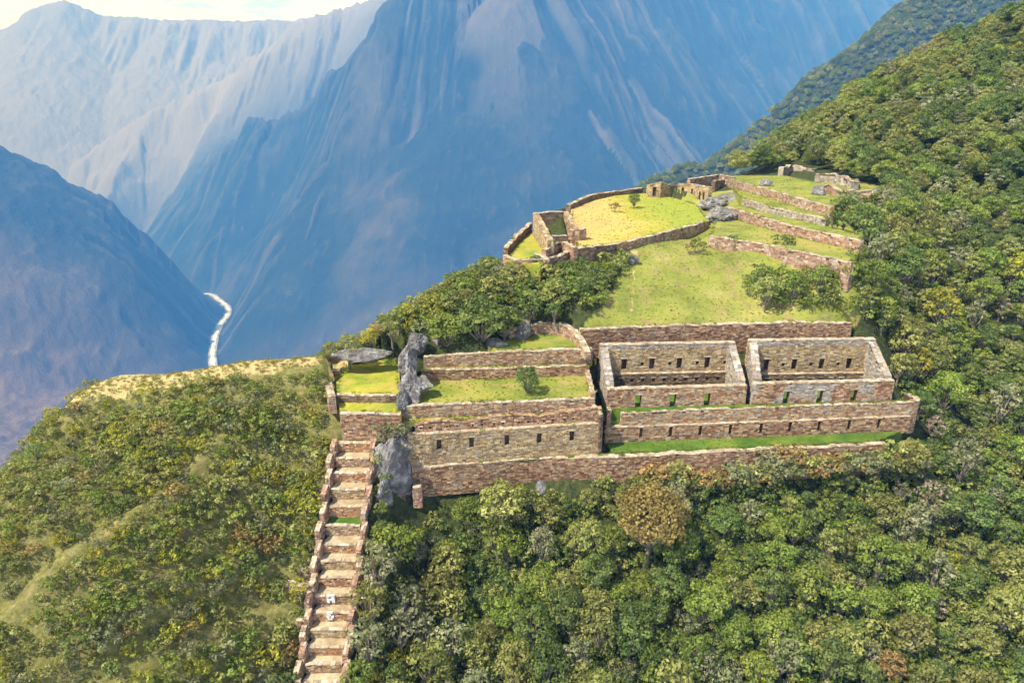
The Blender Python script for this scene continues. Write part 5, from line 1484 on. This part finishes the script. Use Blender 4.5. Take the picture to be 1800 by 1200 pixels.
tag(link(bpy.data.objects.new('mountains', me)), 'steep canyon mountains beyond the ridge', None, None, 'structure')
# river
m_riv, t, b, _ = new_mat("white_water")
f = noise_tex(t, 0.02, 6, 0.7)
t.links.new(ramp(t, f, [(0.35, (0.28, 0.40, 0.45)), (0.6, (0.68, 0.76, 0.80))]), b.inputs['Base Color']); b.inputs['Roughness'].default_value = 0.35
pts = []
for i in range(3, len(RIV) - 1):
    for k in range(8):
        tt = k / 8; p0 = RIV[max(i - 1, 0)]; p1 = RIV[i]; p2 = RIV[i + 1]; p3 = RIV[min(i + 2, len(RIV) - 1)]
        pts.append(tuple(0.5 * (2 * p1[j] + (p2[j] - p0[j]) * tt + (2 * p0[j] - 5 * p1[j] + 4 * p2[j] - p3[j]) * tt ** 2 + (3 * p1[j] - p0[j] - 3 * p2[j] + p3[j]) * tt ** 3) for j in (0, 1)))
m_grav, t, b, _ = new_mat("river_gravel")
t.links.new(ramp(t, noise_tex(t, 0.03, 5, .7), [(0.3, (0.16, 0.15, 0.14)), (0.7, (0.42, 0.38, 0.33))]), b.inputs['Base Color'])
V, F = [], []
for i in range(len(pts) - 1):
    dx, dy = pts[i + 1][0] - pts[i][0], pts[i + 1][1] - pts[i][1]; L_ = math.hypot(dx, dy) + 1e-6
    w1, w2 = 24 + 16 * mnoise.noise((i * .5, 4, 0)), 24 + 16 * mnoise.noise((i * .5, 9, 0))
    V += [(pts[i][0] - dy / L_ * w1, pts[i][1] + dx / L_ * w1, ZR - 1.5), (pts[i][0] + dy / L_ * w2, pts[i][1] - dx / L_ * w2, ZR - 1.5)]
    if i: F.append((2 * i - 2, 2 * i - 1, 2 * i + 1, 2 * i))
tag(mesh_obj('river_bank', V, F, m_grav), 'gravel banks of the canyon river', None, None, 'structure')
V, F = [], []
for i in range(len(pts) - 1):
    dx, dy = pts[i + 1][0] - pts[i][0], pts[i + 1][1] - pts[i][1]; L_ = math.hypot(dx, dy) + 1e-6
    w = 13 + 9 * mnoise.noise((i * .55, 0, 0))
    V += [(pts[i][0] - dy / L_ * w, pts[i][1] + dx / L_ * w, ZR), (pts[i][0] + dy / L_ * w, pts[i][1] - dx / L_ * w, ZR)]
    if i: F.append((2 * i - 2, 2 * i - 1, 2 * i + 1, 2 * i))
tag(mesh_obj('river', V, F, m_riv), 'pale river winding in the bottom of the canyon', None, None, 'structure')

# ================================================================== HAZE
top = float(MZ.max()) + 15; bot = min(float(MZ.min()), ZR) - 60
print('mountain top', top)
V = [(x, y, z) for z in (bot, top) for x, y in ((-12500, -200), (12500, -200), (12500, 14600), (-12500, 14600))]
me = bpy.data.meshes.new('haze'); me.from_pydata(V, [], [(0, 3, 2, 1), (4, 5, 6, 7), (0, 1, 5, 4), (1, 2, 6, 5), (2, 3, 7, 6), (3, 0, 4, 7)])
hm = bpy.data.materials.new('haze_air'); hm.use_nodes = True
t = hm.node_tree; t.nodes.clear(); out = t.nodes.new('ShaderNodeOutputMaterial'); pv_ = t.nodes.new('ShaderNodeVolumePrincipled')
pv_.inputs['Color'].default_value = (0.09, 0.34, 1.0, 1)
pv_.inputs['Absorption Color'].default_value = (1, 1, 1, 1)
pv_.inputs['Density'].default_value = 0.00014
pv_.inputs['Anisotropy'].default_value = -0.3
t.links.new(pv_.outputs[0], out.inputs['Volume'])
me.materials.append(hm)
tag(link(bpy.data.objects.new('haze', me)), 'blue mountain haze filling the canyon air', None, None, 'stuff')

# look-alikes that share a label are told apart by their order from the left
bpy.context.view_layer.update()
ORD = ['leftmost', 'second from left', 'third from left', 'fourth from left', 'fifth from left', 'sixth from left', 'seventh from left', 'eighth from left', 'ninth from left', 'tenth from left', 'eleventh from left', 'twelfth from left', 'thirteenth from left', 'fourteenth from left', 'fifteenth from left', 'sixteenth from left', 'seventeenth from left', 'eighteenth from left', 'nineteenth from left', 'twentieth from left', 'fourth from right', 'third from right']
NUM = ['', '', 'two', 'three', 'four', 'five', 'six', 'seven', 'eight', 'nine', 'ten', 'eleven', 'twelve', 'thirteen', 'fourteen', 'fifteen']
by = {}
for o in C.objects:
    if o.parent is None and 'label' in o and 'group' in o: by.setdefault(o['label'], []).append(o)
for lb, os_ in by.items():
    if 2 <= len(os_) <= 22:
        os_.sort(key=lambda o: proj(o.location.x, o.location.y, o.location.z + 2)[0])
        for k, o in enumerate(os_): o['label'] = ('%s, %s' % (lb, ORD[k])) if len(re.findall(r"[A-Za-z]+", lb)) <= 13 else '%s, %s' % (lb, ORD[k].replace(' from left', ' along'))

for o in C.objects:
    if o.parent is None and 'label' in o and len(re.findall(r"[A-Za-z0-9]+", o['label'])) > 16:
        print('LONG', o['label']); o['label'] = o['label'].replace(' the ', ' ', 1).replace(' the ', ' ', 1)
